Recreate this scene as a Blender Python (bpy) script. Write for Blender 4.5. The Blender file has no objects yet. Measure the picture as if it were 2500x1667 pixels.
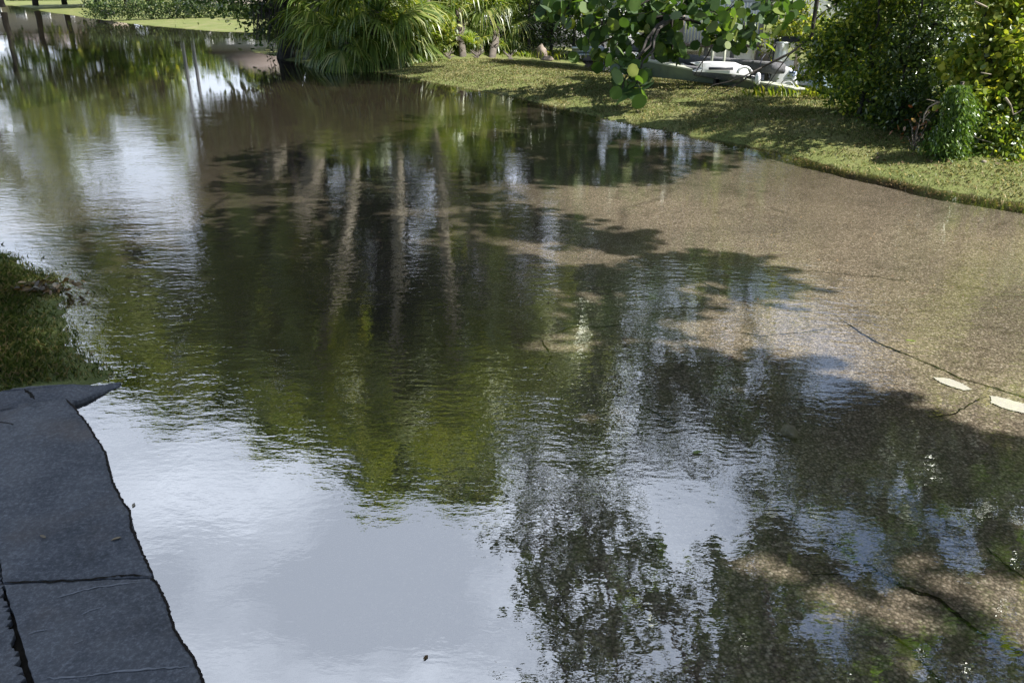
import bpy, math, random
import numpy as np
from mathutils import Vector, Matrix, noise as mnoise
random.seed(7); rng = np.random.default_rng(7)
R = math.radians
sc = bpy.context.scene
# ------------------------------------------------------------------ camera
F = 2500*28/36.0; HC = 1.7; HOR = -35.0
PITCH = math.atan((833.5-HOR)/F)
cam = bpy.data.cameras.new('camera'); cam.lens = 28; cam.sensor_width = 36
cam.clip_start = .05; cam.clip_end = 3000
co = bpy.data.objects.new('camera', cam); sc.collection.objects.link(co)
co.location = (0, 0, HC); co.rotation_euler = (math.pi/2-PITCH, 0, 0); sc.camera = co
# ------------------------------------------------------------------ light
SAZ, SEL = R(104), R(50)          # sun azimuth right of the view, elevation
SUN = Vector((math.sin(SAZ)*math.cos(SEL), math.cos(SAZ)*math.cos(SEL), math.sin(SEL)))
sl = bpy.data.lights.new('sun', 'SUN'); sl.energy = 5.0; sl.angle = R(.55); sl.color = (1, .955, .89)
so = bpy.data.objects.new('sun', sl); sc.collection.objects.link(so); so.location = (8, 6, 12)
so.rotation_euler = (-SUN).to_track_quat('-Z', 'Y').to_euler()
sc.view_settings.view_transform = 'Standard'; sc.view_settings.look = 'None'
sc.view_settings.gamma = 1; sc.view_settings.exposure = 1.13
w = bpy.data.worlds.new('World'); sc.world = w; w.use_nodes = True
nt = w.node_tree; nt.nodes.clear()
def N(nt, t, **k):
    n = nt.nodes.new(t)
    for a, b in k.items():
        if a.startswith('i_'):
            n.inputs[a[2:].replace('_', ' ')].default_value = b
        else: setattr(n, a, b)
    return n
def L(nt, a, b): nt.links.new(a, b)
out = N(nt, 'ShaderNodeOutputWorld'); bg = N(nt, 'ShaderNodeBackground'); L(nt, bg.outputs[0], out.inputs[0])
sky = N(nt, 'ShaderNodeTexSky', sky_type='NISHITA', sun_disc=False, sun_elevation=SEL, sun_rotation=SAZ)
bg.inputs[1].default_value = .07
tc = N(nt, 'ShaderNodeTexCoord')
mp = N(nt, 'ShaderNodeMapping'); mp.inputs['Scale'].default_value = (1.6, 1.6, 3.2); L(nt, tc.outputs['Generated'], mp.inputs[0])
nz = N(nt, 'ShaderNodeTexNoise'); nz.inputs['Scale'].default_value = 2.2; nz.inputs['Detail'].default_value = 7; nz.inputs['Roughness'].default_value = .55
L(nt, mp.outputs[0], nz.inputs[0])
cr = N(nt, 'ShaderNodeMapRange'); cr.inputs[1].default_value = .40; cr.inputs[2].default_value = .64; L(nt, nz.outputs[0], cr.inputs[0])
# a bright bank of cloud ahead and to the left, thinning overhead and behind
dt = N(nt, 'ShaderNodeVectorMath', operation='DOT_PRODUCT'); L(nt, tc.outputs['Generated'], dt.inputs[0]); dt.inputs[1].default_value = (-.36, .80, .48)
bk = N(nt, 'ShaderNodeMapRange', interpolation_type='SMOOTHSTEP'); bk.inputs[1].default_value = .68; bk.inputs[2].default_value = .92; L(nt, dt.outputs['Value'], bk.inputs[0])
mm = N(nt, 'ShaderNodeMath', operation='MULTIPLY_ADD'); L(nt, cr.outputs[0], mm.inputs[0]); mm.inputs[1].default_value = .5; mm.inputs[2].default_value = .5
m2 = N(nt, 'ShaderNodeMath', operation='MULTIPLY'); L(nt, mm.outputs[0], m2.inputs[0]); L(nt, bk.outputs[0], m2.inputs[1])
c2 = N(nt, 'ShaderNodeMapRange'); c2.inputs[1].default_value = .56; c2.inputs[2].default_value = .7; c2.inputs[4].default_value = .6; L(nt, nz.outputs[0], c2.inputs[0])
m3 = N(nt, 'ShaderNodeMath', operation='MAXIMUM'); L(nt, m2.outputs[0], m3.inputs[0]); L(nt, c2.outputs[0], m3.inputs[1])
mx = N(nt, 'ShaderNodeMix', data_type='RGBA'); L(nt, m3.outputs[0], mx.inputs[0]); L(nt, sky.outputs[0], mx.inputs[6]); mx.inputs[7].default_value = (15.8, 17.3, 20.0, 1)
L(nt, mx.outputs[2], bg.inputs[0])
# ------------------------------------------------------------------ pixel helpers (photo 2500 x 1667 to world, used to survey positions)
CP, SP = math.cos(PITCH), math.sin(PITCH)
def ray(px, py):
    u = (px-1250)/F; v = (py-833.5)/F
    return Vector((u, CP-v*SP, -SP-v*CP))
def W(px, py, z=0.0):
    d = ray(px, py); return Vector((0, 0, HC))+d*((z-HC)/d.z)
def A(px, py, Y):
    d = ray(px, py); return Vector((0, 0, HC))+d*(Y/d.y)
def RF(px, py, Y):          # the point mirrored by the water at that pixel
    p = A(px, py, Y); return Vector((p.x, p.y, -p.z))
def PX(p):
    q = Vector(p)-Vector((0, 0, HC)); zc = q.y*CP-q.z*SP
    return (1250+F*q.x/zc, 833.5-F*(q.y*SP+q.z*CP)/zc)
# ------------------------------------------------------------------ object helpers
col = sc.collection
def tag(o, label=None, cat=None, group=None, kind=None):
    for k, v in (('label', label), ('category', cat), ('group', group), ('kind', kind)):
        if v: o[k] = v
    return o
def thing(name, label, cat, loc=(0, 0, 0), group=None):
    o = bpy.data.objects.new(name, None); col.objects.link(o); o.location = loc; o.empty_display_size = .2
    return tag(o, label, cat, group)
class MB:
    def __init__(s): s.v = []; s.l = []; s.n = []; s.c = 0
    def add(s, V, faces):
        V = np.asarray(V, float).reshape(-1, 3); s.v.append(V)
        for f in faces: s.l.extend([i+s.c for i in f]); s.n.append(len(f))
        s.c += len(V); return s
    def poly(s, V, k):      # V: (n*k,3) of n separate k-gons
        V = np.asarray(V, float).reshape(-1, 3); n = len(V)//k
        s.v.append(V); s.l.extend((np.arange(n*k)+s.c).tolist()); s.n.extend([k]*n); s.c += len(V); return s
    def grid(s, V, a, b):   # V (a*b) grid
        i = np.arange((a-1)*(b-1)); r = i//(b-1); q = i % (b-1); o = r*b+q+s.c
        fs = np.stack([o, o+1, o+b+1, o+b], 1).ravel()
        s.v.append(np.asarray(V, float).reshape(-1, 3)); s.l.extend(fs.tolist()); s.n.extend([4]*len(i)); s.c += a*b; return s
    def box(s, c, sz, rz=0, M=None):
        h = np.array(sz)/2.; V = np.array([[x, y, z] for x in (-1, 1) for y in (-1, 1) for z in (-1, 1)])*h
        if M is not None: V = V@np.array(M).T
        ca, sa = math.cos(rz), math.sin(rz); V = V@np.array([[ca, sa, 0], [-sa, ca, 0], [0, 0, 1]])+np.array(c)
        return s.add(V, [(0, 1, 3, 2), (4, 6, 7, 5), (0, 4, 5, 1), (2, 3, 7, 6), (0, 2, 6, 4), (1, 5, 7, 3)])
    def tube(s, pts, rad, n=8, cap=True):
        P = [Vector(p) for p in pts]; k = len(P)
        if not hasattr(rad, '__len__'): rad = [rad]*k
        V = []
        up = Vector((.13, .21, .97))
        for i, p in enumerate(P):
            t = (P[min(i+1, k-1)]-P[max(i-1, 0)]).normalized()
            a = t.cross(up)
            if a.length < .1: a = t.cross(Vector((1, 0, 0)))
            a.normalize(); b = t.cross(a)
            for j in range(n):
                th = 2*math.pi*j/n; V.append(p+(a*math.cos(th)+b*math.sin(th))*rad[i])
        fs = []
        for i in range(k-1):
            for j in range(n):
                j2 = (j+1) % n; fs.append((i*n+j, i*n+j2, (i+1)*n+j2, (i+1)*n+j))
        if cap: fs.append(tuple(range(n))[::-1]); fs.append(tuple((k-1)*n+j for j in range(n)))
        return s.add([tuple(v) for v in V], fs)
    def prism(s, pts, z0, z1):   # pts list of (x,y); top z1
        n = len(pts); V = [(p[0], p[1], z0) for p in pts]+[(p[0], p[1], z1) for p in pts]
        fs = [tuple(range(n))[::-1], tuple(range(n, 2*n))]+[(i, (i+1) % n, n+(i+1) % n, n+i) for i in range(n)]
        return s.add(V, fs)
    def build(s, name, mat, parent=None, smooth=False, bevel=0):
        me = bpy.data.meshes.new(name); V = np.concatenate(s.v)
        if parent is not None: V = V-np.array(parent.matrix_world.translation if parent.parent is None and False else WORLD(parent))
        me.vertices.add(len(V)); me.vertices.foreach_set('co', V.astype(np.float32).ravel())
        me.loops.add(len(s.l)); me.loops.foreach_set('vertex_index', np.array(s.l, np.int32))
        me.polygons.add(len(s.n)); st = np.concatenate([[0], np.cumsum(s.n)[:-1]]).astype(np.int32)
        me.polygons.foreach_set('loop_start', st); me.polygons.foreach_set('loop_total', np.array(s.n, np.int32))
        me.update(calc_edges=True); me.validate()
        if smooth: me.polygons.foreach_set('use_smooth', [True]*len(me.polygons))
        me.materials.append(mat)
        o = bpy.data.objects.new(name, me); col.objects.link(o)
        if parent is not None: o.parent = parent
        if bevel:
            b = o.modifiers.new('bevel', 'BEVEL'); b.width = bevel; b.segments = 2; b.limit_method = 'ANGLE'
        return o
def WORLD(o):
    v = Vector(o.location)
    while o.parent is not None: o = o.parent; v = v+Vector(o.location)
    return v
def rotmats(n, up_bias=0.0, dirs=None):
    """random rotations whose z axis leans to +z by up_bias"""
    z = rng.normal(size=(n, 3)); z /= np.linalg.norm(z, axis=1)[:, None]+1e-9
    z[:, 2] += up_bias; z /= np.linalg.norm(z, axis=1)[:, None]+1e-9
    a = rng.normal(size=(n, 3)) if dirs is None else dirs
    a = a-(a*z).sum(1)[:, None]*z; a /= np.linalg.norm(a, axis=1)[:, None]+1e-9
    b = np.cross(z, a); return np.stack([a, b, z], 2)
OVAL = np.array([[0, 0, 0], [.25, .2, .03], [.65, .2, .03], [1, 0, -.04], [.65, -.2, .03], [.25, -.2, .03]])
ROUND = np.array([[0, 0, 0], [.12, .34, .04], [.45, .5, .06], [.82, .36, .03], [1, 0, -.03], [.82, -.36, .03], [.45, -.5, .06], [.12, -.34, .04]])
NARROW = np.array([[0, .03, 0], [.5, .07, .02], [1, 0, -.1], [.5, -.07, .02], [0, -.03, 0]])
def leaf_arr(P, size, shape, up=.4, dirs=None):
    n = len(P); M = rotmats(n, up, dirs); s = (size*rng.uniform(.6, 1.25, n))[:, None, None]
    V = np.einsum('nij,kj->nki', M, shape)*s+P[:, None, :]
    return V.reshape(-1, 3), len(shape)
def clump_pts(c, r, nc, m, cr):
    """clump centres through an ellipsoid, leaves gathered round each; uneven on purpose"""
    c = np.array(c); r = np.array(r)
    d = rng.normal(size=(nc, 3)); d /= np.linalg.norm(d, axis=1)[:, None]
    C = c+d*(rng.uniform(.25, 1, nc)**.6)[:, None]*r*rng.uniform(.8, 1.15, (nc, 1))
    k = rng.uniform(.5, 1.5, nc); ms = (m*k).astype(int)+1
    idx = np.repeat(np.arange(nc), ms)
    q = rng.normal(size=(len(idx), 3))*.5
    return C[idx]+q*cr*np.array([1, 1, .7])*k[idx][:, None]**.4, C
def limb(a, b, r0, r1, sag=.1, seg=6, wob=.06):
    a = Vector(a); b = Vector(b); ln = (b-a).length; pts = []; rad = []
    for i in range(seg+1):
        t = i/seg; p = a.lerp(b, t)
        p.z += sag*ln*math.sin(math.pi*t)
        if 0 < i < seg: p += Vector((random.gauss(0, 1), random.gauss(0, 1), random.gauss(0, .6)))*wob*ln/3
        pts.append(p); rad.append(r0+(r1-r0)*t)
    return pts, rad
# ------------------------------------------------------------------ materials
def mat(name):
    m = bpy.data.materials.new(name); m.use_nodes = True; nt = m.node_tree; nt.nodes.clear()
    o = N(nt, 'ShaderNodeOutputMaterial'); return m, nt, o
def ramp(nt, fac, stops, interp='LINEAR'):
    r = N(nt, 'ShaderNodeValToRGB'); r.color_ramp.interpolation = interp
    e = r.color_ramp.elements
    while len(e) < len(stops): e.new(.5)
    for i, (p, c) in enumerate(stops): e[i].position = p; e[i].color = (*c, 1)
    L(nt, fac, r.inputs[0]); return r.outputs[0]
def noise(nt, vec, scale, detail=4, rough=.55):
    n = N(nt, 'ShaderNodeTexNoise'); n.inputs['Scale'].default_value = scale; n.inputs['Detail'].default_value = detail; n.inputs['Roughness'].default_value = rough
    L(nt, vec, n.inputs['Vector']); return n.outputs[0]
def geo_pos(nt): return N(nt, 'ShaderNodeNewGeometry').outputs['Position']
def mathn(nt, op, a, b=None, clamp=False):
    n = N(nt, 'ShaderNodeMath', operation=op); n.use_clamp = clamp
    for i, x in enumerate((a, b)):
        if x is None: continue
        if hasattr(x, 'is_linked'): L(nt, x, n.inputs[i])
        else: n.inputs[i].default_value = x
    return n.outputs[0]
def mixc(nt, f, a, b, mode='MIX'):
    n = N(nt, 'ShaderNodeMix', data_type='RGBA', blend_type=mode)
    for i, x in ((0, f), (6, a), (7, b)):
        if hasattr(x, 'is_linked'): L(nt, x, n.inputs[i])
        elif i == 0: n.inputs[0].default_value = x
        else: n.inputs[i].default_value = (*x, 1)
    return n.outputs[2]
def pbr(name, base, var=.15, scale=8, rough=.7, metal=0, bump=.2, bscale=60, spec=.5, dirt=None):
    m, nt, o = mat(name); p = N(nt, 'ShaderNodeBsdfPrincipled'); L(nt, p.outputs[0], o.inputs[0])
    g = geo_pos(nt); n1 = noise(nt, g, scale, 5)
    lo = tuple(c*(1-var) for c in base); hi = tuple(min(1, c*(1+var)) for c in base)
    c = ramp(nt, n1, [(.3, lo), (.7, hi)])
    if dirt:
        n2 = noise(nt, g, scale*.35, 6, .65); f = N(nt, 'ShaderNodeMapRange'); f.inputs[1].default_value = .5; f.inputs[2].default_value = .68; L(nt, n2, f.inputs[0])
        c = mixc(nt, f.outputs[0], c, dirt)
    L(nt, c, p.inputs['Base Color']); p.inputs['Roughness'].default_value = rough; p.inputs['Metallic'].default_value = metal
    p.inputs['Specular IOR Level'].default_value = spec
    if bump:
        b = N(nt, 'ShaderNodeBump'); b.inputs['Strength'].default_value = bump; b.inputs['Distance'].default_value = .01
        L(nt, noise(nt, g, bscale, 4), b.inputs['Height']); L(nt, b.outputs[0], p.inputs['Normal'])
    return m
def leafmat(name, cols, trans=.35, gloss=.12, rough=.35, tcol=None):
    m, nt, o = mat(name); g = N(nt, 'ShaderNodeNewGeometry'); c = ramp(nt, g.outputs['Random Per Island'], cols)
    n = noise(nt, g.outputs['Position'], 1.3, 2); f = mathn(nt, 'MULTIPLY_ADD', n, .9); nt.nodes[-1].inputs[2].default_value = .55
    cc = N(nt, 'ShaderNodeVectorMath', operation='SCALE'); L(nt, c, cc.inputs[0]); L(nt, f, cc.inputs['Scale'])
    d = N(nt, 'ShaderNodeBsdfDiffuse'); t = N(nt, 'ShaderNodeBsdfTranslucent'); gl = N(nt, 'ShaderNodeBsdfGlossy'); gl.inputs['Roughness'].default_value = rough
    gl.inputs['Color'].default_value = (.8, .85, .8, 1)
    L(nt, cc.outputs[0], d.inputs[0])
    tm = N(nt, 'ShaderNodeVectorMath', operation='MULTIPLY'); L(nt, cc.outputs[0], tm.inputs[0]); tm.inputs[1].default_value = tcol or (2.0, 1.9, .7); L(nt, tm.outputs[0], t.inputs[0])
    a = N(nt, 'ShaderNodeMixShader'); a.inputs[0].default_value = trans; L(nt, d.outputs[0], a.inputs[1]); L(nt, t.outputs[0], a.inputs[2])
    fr = N(nt, 'ShaderNodeLayerWeight'); fr.inputs[0].default_value = .35; ff = mathn(nt, 'MULTIPLY_ADD', fr.outputs['Fresnel'], .30); nt.nodes[-1].inputs[2].default_value = .03
    b = N(nt, 'ShaderNodeMixShader'); L(nt, mathn(nt, 'MULTIPLY', ff, min(1, gloss*2.2)), b.inputs[0]); L(nt, a.outputs[0], b.inputs[1]); L(nt, gl.outputs[0], b.inputs[2])
    L(nt, b.outputs[0], o.inputs[0]); return m
LM = {
 'palm': leafmat('fan_palm_leaf', [(0, (.05, .09, .015)), (.45, (.11, .17, .03)), (.8, (.19, .25, .06)), (1, (.36, .36, .13))], .42, .12, .4),
 'coco': leafmat('coconut_leaf', [(0, (0.081, 0.130, 0.020)), (.5, (0.179, 0.236, 0.041)), (1, (0.357, 0.357, 0.081))], .35, .22, .35),
 'dark': leafmat('dark_leaf', [(0, (0.022, 0.045, 0.013)), (.6, (0.051, 0.088, 0.021)), (1, (0.128, 0.176, 0.040))], .3, .2),
 'mid': leafmat('broad_leaf', [(0, (.03, .062, .012)), (.45, (.09, .15, .024)), (.8, (.2, .27, .045)), (1, (.5, .5, .1))], .42, .13, .5),  # sunlit specks in the thicket painted in through the brightest leaf tones
 'bright': leafmat('bright_leaf', [(0, (.06, .11, .015)), (.55, (.16, .22, .03)), (1, (.4, .4, .08))], .45, .13, .5),
 'grape': leafmat('sea_grape_leaf', [(0, (.03, .06, .025)), (.5, (.055, .10, .035)), (.85, (.10, .16, .045)), (1, (.2, .22, .05))], .36, .13, .5, (1.9, 2.1, .5)),
 'vine': leafmat('vine_leaf', [(0, (.03, .07, .012)), (.6, (.07, .13, .025)), (1, (.14, .21, .045))], .35, .2),
 'red': leafmat('red_leaf', [(0, (.2, .05, .02)), (.6, (.35, .14, .07)), (1, (.5, .33, .2))], .3, .15),
 'dead': leafmat('dead_leaf', [(0, (.07, .045, .022)), (.6, (.15, .10, .055)), (1, (.28, .2, .11))], .2, .1),
 'hedge': leafmat('hedge_leaf', [(0, (.01, .022, .007)), (.6, (.028, .05, .014)), (1, (.12, .17, .06))], .25, .12),
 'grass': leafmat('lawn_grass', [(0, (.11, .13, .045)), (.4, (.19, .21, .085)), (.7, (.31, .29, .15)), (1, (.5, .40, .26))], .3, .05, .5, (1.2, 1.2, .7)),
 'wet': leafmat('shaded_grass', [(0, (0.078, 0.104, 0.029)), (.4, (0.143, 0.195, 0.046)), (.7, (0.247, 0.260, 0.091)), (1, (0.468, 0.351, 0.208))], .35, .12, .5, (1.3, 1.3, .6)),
}
BARK = pbr('bark', (.10, .085, .07), .4, 9, .9, bump=.8, bscale=30)
DARKBARK = pbr('dark_bark', (.035, .03, .026), .4, 9, .9, bump=.8, bscale=30)
PALMBARK = pbr('palm_bark', (.30, .27, .21), .35, 5, .85, bump=.8, bscale=18)
TWIG = pbr('pale_twig', (.33, .28, .22), .3, 12, .85, bump=.3)

m, nt, o = mat('ground'); GROUND = m
p = N(nt, 'ShaderNodeBsdfPrincipled'); L(nt, p.outputs[0], o.inputs[0]); g = geo_pos(nt)
c1 = ramp(nt, noise(nt, g, 1.1, 6, .6), [(.32, (.09, .125, .032)), (.5, (.14, .17, .05)), (.6, (.2, .19, .09)), (.74, (.26, .22, .13))])
c1 = mixc(nt, .55, c1, ramp(nt, noise(nt, g, 24, 5, .7), [(.3, (.05, .07, .02)), (.7, (.26, .27, .1))]))
mud = ramp(nt, noise(nt, g, 3, 6), [(.3, (.018, .015, .011)), (.7, (.038, .031, .023))])
sx = N(nt, 'ShaderNodeSeparateXYZ'); L(nt, g, sx.inputs[0])
zz = mathn(nt, 'ADD', sx.outputs[2], mathn(nt, 'MULTIPLY', mathn(nt, 'SUBTRACT', noise(nt, g, 5, 4), .5), .06))
mr = N(nt, 'ShaderNodeMapRange'); mr.inputs[1].default_value = -.035; mr.inputs[2].default_value = .006; L(nt, zz, mr.inputs[0])
L(nt, mixc(nt, mr.outputs[0], mud, c1), p.inputs['Base Color']); p.inputs['Roughness'].default_value = .95; p.inputs['Specular IOR Level'].default_value = .15
b = N(nt, 'ShaderNodeBump'); b.inputs['Strength'].default_value = .8; b.inputs['Distance'].default_value = .03; L(nt, noise(nt, g, 40, 5, .7), b.inputs['Height']); L(nt, b.outputs[0], p.inputs['Normal'])

m, nt, o = mat('asphalt'); ROAD = m
p = N(nt, 'ShaderNodeBsdfPrincipled'); L(nt, p.outputs[0], o.inputs[0]); g = geo_pos(nt)
v = N(nt, 'ShaderNodeTexVoronoi'); v.inputs['Scale'].default_value = 95; L(nt, g, v.inputs['Vector'])
v2 = N(nt, 'ShaderNodeTexVoronoi'); v2.inputs['Scale'].default_value = 170; L(nt, g, v2.inputs['Vector'])
sr = N(nt, 'ShaderNodeSeparateColor'); L(nt, v.outputs['Color'], sr.inputs[0])
st = ramp(nt, sr.outputs[0], [(0, (0.156, 0.125, 0.094)), (.4, (0.354, 0.281, 0.198)), (.75, (0.562, 0.458, 0.333)), (.92, (0.832, 0.686, 0.499)), (1, (1.105, 0.978, 0.749))])
sr2 = N(nt, 'ShaderNodeSeparateColor'); L(nt, v2.outputs['Color'], sr2.inputs[0])
st2 = ramp(nt, sr2.outputs[1], [(0, (0.166, 0.129, 0.094)), (.5, (0.374, 0.302, 0.208)), (1, (0.749, 0.624, 0.458))])
c = mixc(nt, .4, st, st2)
ed = N(nt, 'ShaderNodeMapRange'); ed.inputs[1].default_value = .35; ed.inputs[2].default_value = .75; L(nt, mathn(nt, 'MULTIPLY', v.outputs['Distance'], 1.0), ed.inputs[0])
c = mixc(nt, mathn(nt, 'MULTIPLY', ed.outputs[0], .6), c, (.05, .04, .03))
big = ramp(nt, noise(nt, g, .8, 6, .6), [(.3, (.66, .70, .83)), (.7, (1.12, 1.17, 1.34))])
c = mixc(nt, 1, c, big, 'MULTIPLY')
stn = N(nt, 'ShaderNodeMapRange'); stn.inputs[1].default_value = .55; stn.inputs[2].default_value = .66; L(nt, noise(nt, g, 5.5, 7, .65), stn.inputs[0])
c = mixc(nt, mathn(nt, 'MULTIPLY', stn.outputs[0], .45), c, (.07, .055, .04))
# silt lies on the far stretch of the road
sx = N(nt, 'ShaderNodeSeparateXYZ'); L(nt, g, sx.inputs[0])
sf = N(nt, 'ShaderNodeMapRange', interpolation_type='SMOOTHSTEP'); sf.inputs[1].default_value = 7.5; sf.inputs[2].default_value = 13; L(nt, mathn(nt, 'ADD', sx.outputs[1], mathn(nt, 'MULTIPLY', noise(nt, g, .9, 4), 3)), sf.inputs[0])
# bed painted darker toward the left, deepening the blacks under the tree reflections
sl_ = N(nt, 'ShaderNodeMapRange', interpolation_type='SMOOTHSTEP'); sl_.inputs[1].default_value = .9; sl_.inputs[2].default_value = -.9; L(nt, mathn(nt, 'ADD', sx.outputs[0], mathn(nt, 'MULTIPLY', mathn(nt, 'SUBTRACT', noise(nt, g, .7, 4), .5), 2.5)), sl_.inputs[0])
c = mixc(nt, mathn(nt, 'MULTIPLY', sl_.outputs[0], .8), c, ramp(nt, noise(nt, g, 7, 6, .65), [(.3, (.018, .016, .013)), (.7, (.05, .044, .036))]))
c = mixc(nt, mathn(nt, 'MULTIPLY', sf.outputs[0], .85), c, ramp(nt, noise(nt, g, 9, 5), [(.3, (.03, .022, .016)), (.7, (.06, .046, .034))]))
L(nt, c, p.inputs['Base Color']); p.inputs['Roughness'].default_value = .9; p.inputs['Specular IOR Level'].default_value = .2
b = N(nt, 'ShaderNodeBump'); b.inputs['Strength'].default_value = .6; b.inputs['Distance'].default_value = .004; b.invert = True; L(nt, v.outputs['Distance'], b.inputs['Height']); L(nt, b.outputs[0], p.inputs['Normal'])

m, nt, o = mat('water'); WATER = m
g = geo_pos(nt); sx = N(nt, 'ShaderNodeSeparateXYZ'); L(nt, g, sx.inputs[0])
mp = N(nt, 'ShaderNodeMapping'); mp.inputs['Rotation'].default_value = (0, 0, .15); mp.inputs['Scale'].default_value = (.8, 1.5, 1); L(nt, g, mp.inputs[0])
ds = noise(nt, g, 1.5, 2)
n1 = noise(nt, mp.outputs[0], 13, 3, .55); n2 = noise(nt, mp.outputs[0], 3.2, 2, .5); n3 = noise(nt, mp.outputs[0], 34, 2, .5)
h = mathn(nt, 'ADD', mathn(nt, 'MULTIPLY', n1, 1.0), mathn(nt, 'ADD', mathn(nt, 'MULTIPLY', n2, 1.6), mathn(nt, 'MULTIPLY', n3, .22)))
am = N(nt, 'ShaderNodeMapRange'); am.inputs[1].default_value = .38; am.inputs[2].default_value = .62; am.inputs[3].default_value = .25; am.inputs[4].default_value = 1.0; L(nt, noise(nt, g, .55, 3), am.inputs[0])
# calm in the lee of the kerb, rippled further out
r2 = N(nt, 'ShaderNodeMapRange', interpolation_type='SMOOTHSTEP'); r2.inputs[1].default_value = 1.9; r2.inputs[2].default_value = 3.4; r2.inputs[3].default_value = .22; r2.inputs[4].default_value = 1; L(nt, sx.outputs[1], r2.inputs[0])
r3 = N(nt, 'ShaderNodeMapRange'); r3.inputs[1].default_value = 3.5; r3.inputs[2].default_value = 15; r3.inputs[3].default_value = 1; r3.inputs[4].default_value = .13; L(nt, sx.outputs[1], r3.inputs[0])
b = N(nt, 'ShaderNodeBump'); b.inputs['Distance'].default_value = .0032; L(nt, mathn(nt, 'MULTIPLY', mathn(nt, 'MULTIPLY', am.outputs[0], r2.outputs[0]), r3.outputs[0]), b.inputs['Strength']); L(nt, h, b.inputs['Height'])
fr = N(nt, 'ShaderNodeFresnel'); fr.inputs['IOR'].default_value = 1.33
fm = mathn(nt, 'MULTIPLY_ADD', fr.outputs[0], .45, True); nt.nodes[-1].inputs[2].default_value = .34
gl = N(nt, 'ShaderNodeBsdfGlossy'); gl.inputs['Roughness'].default_value = 0.0; L(nt, b.outputs[0], gl.inputs['Normal'])
L(nt, b.outputs[0], fr.inputs['Normal'])
tr = N(nt, 'ShaderNodeBsdfTransparent'); tr.inputs[0].default_value = (.93, .92, .86, 1)
df = N(nt, 'ShaderNodeBsdfDiffuse'); L(nt, ramp(nt, noise(nt, g, 1.2, 4), [(.3, (.016, .013, .009)), (.7, (.028, .023, .016))]), df.inputs[0])
# suspended mud: more of it further off, where the water is deeper
mk = N(nt, 'ShaderNodeMapRange', interpolation_type='SMOOTHSTEP'); mk.inputs[1].default_value = 5; mk.inputs[2].default_value = 18; mk.inputs[3].default_value = .04; mk.inputs[4].default_value = .34; L(nt, sx.outputs[1], mk.inputs[0])
a = N(nt, 'ShaderNodeMixShader'); L(nt, mk.outputs[0], a.inputs[0]); L(nt, tr.outputs[0], a.inputs[1]); L(nt, df.outputs[0], a.inputs[2])
ms = N(nt, 'ShaderNodeMixShader'); L(nt, fm, ms.inputs[0]); L(nt, a.outputs[0], ms.inputs[1]); L(nt, gl.outputs[0], ms.inputs[2]); L(nt, ms.outputs[0], o.inputs[0])

# concrete slab with scratches, joints, mottling
m, nt, o = mat('weathered_concrete'); SLAB = m
p = N(nt, 'ShaderNodeBsdfPrincipled'); L(nt, p.outputs[0], o.inputs[0]); g = geo_pos(nt)
c = ramp(nt, noise(nt, g, 4, 7, .65), [(.3, (.05, .055, .062)), (.5, (.088, .093, .103)), (.72, (.14, .143, .15))])
c = mixc(nt, .38, c, ramp(nt, noise(nt, g, 75, 5, .8), [(.36, (.014, .016, .02)), (.5, (.066, .072, .088)), (.66, (.25, .26, .29))]))
br = N(nt, 'ShaderNodeMapRange'); br.inputs[1].default_value = .52; br.inputs[2].default_value = .7; L(nt, noise(nt, g, 2.3, 5), br.inputs[0])
c = mixc(nt, mathn(nt, 'MULTIPLY', br.outputs[0], .55), c, (.10, .08, .066))
L(nt, c, p.inputs['Base Color']); p.inputs['Roughness'].default_value = .85; p.inputs['Specular IOR Level'].default_value = .25
b = N(nt, 'ShaderNodeBump'); b.inputs['Strength'].default_value = .3; b.inputs['Distance'].default_value = .003; L(nt, noise(nt, g, 110, 5, .7), b.inputs['Height']); L(nt, b.outputs[0], p.inputs['Normal'])
SCRATCH = pbr('pale_scratch', (.16, .17, .19), .2, 20, .9)
WETEDGE = pbr('wet_concrete_edge', (.014, .011, .009), .4, 20, .8, spec=.1)
CRACK = pbr('crack_dirt', (.014, .012, .009), .5, 30, .95, spec=.1)
PAINT = pbr('worn_road_paint', (.93, .93, .93), .04, 30, .6)
WHITE = pbr('white_plastic', (.8, .81, .83), .05, 4, .35, bump=.05)
WHITEWALL = pbr('white_wall', (.75, .76, .77), .06, 3, .8)
GREYP = pbr('grey_carpet', (.13, .13, .14), .35, 25, .95, bump=.8, bscale=120)
SEAW = pbr('seawall_render', (.14, .165, .11), .18, 3, .85, dirt=(.17, .2, .12))
CAPM = pbr('seawall_cap_paint', (.40, .42, .34), .1, 5, .7)
CHROME = pbr('galvanised_metal', (.62, .66, .68), .12, 12, .33, metal=.85, bump=.1)
DARKM = pbr('dark_metal', (.03, .032, .04), .2, 9, .5)
NAVY = pbr('navy_paint', (.015, .02, .045), .2, 8, .5)
BLUEG = pbr('blue_grey_tarp', (.14, .2, .24), .35, 6, .5, bump=.5, bscale=15)
ROCK = pbr('rock', (.26, .21, .17), .4, 14, .9, bump=.7, bscale=25)
RUST = pbr('rusty_metal', (.22, .09, .04), .5, 20, .85)
GLASS = pbr('dark_glass', (.03, .04, .05), .1, 3, .08)
ROOF = pbr('roof_tile', (.25, .2, .17), .2, 5, .85)
HOUSEC = [pbr('house_render', (.55, .55, .52), .08, 2, .85), pbr('house_render_warm', (.5, .42, .33), .08, 2, .85)]
RUBBER = pbr('black_rubber', (.025, .025, .027), .3, 20, .7)
LABELB = pbr('label_blue', (.06, .1, .2), .1, 30, .5)
WOOD = pbr('weathered_wood', (.2, .14, .09), .3, 14, .85)

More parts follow.
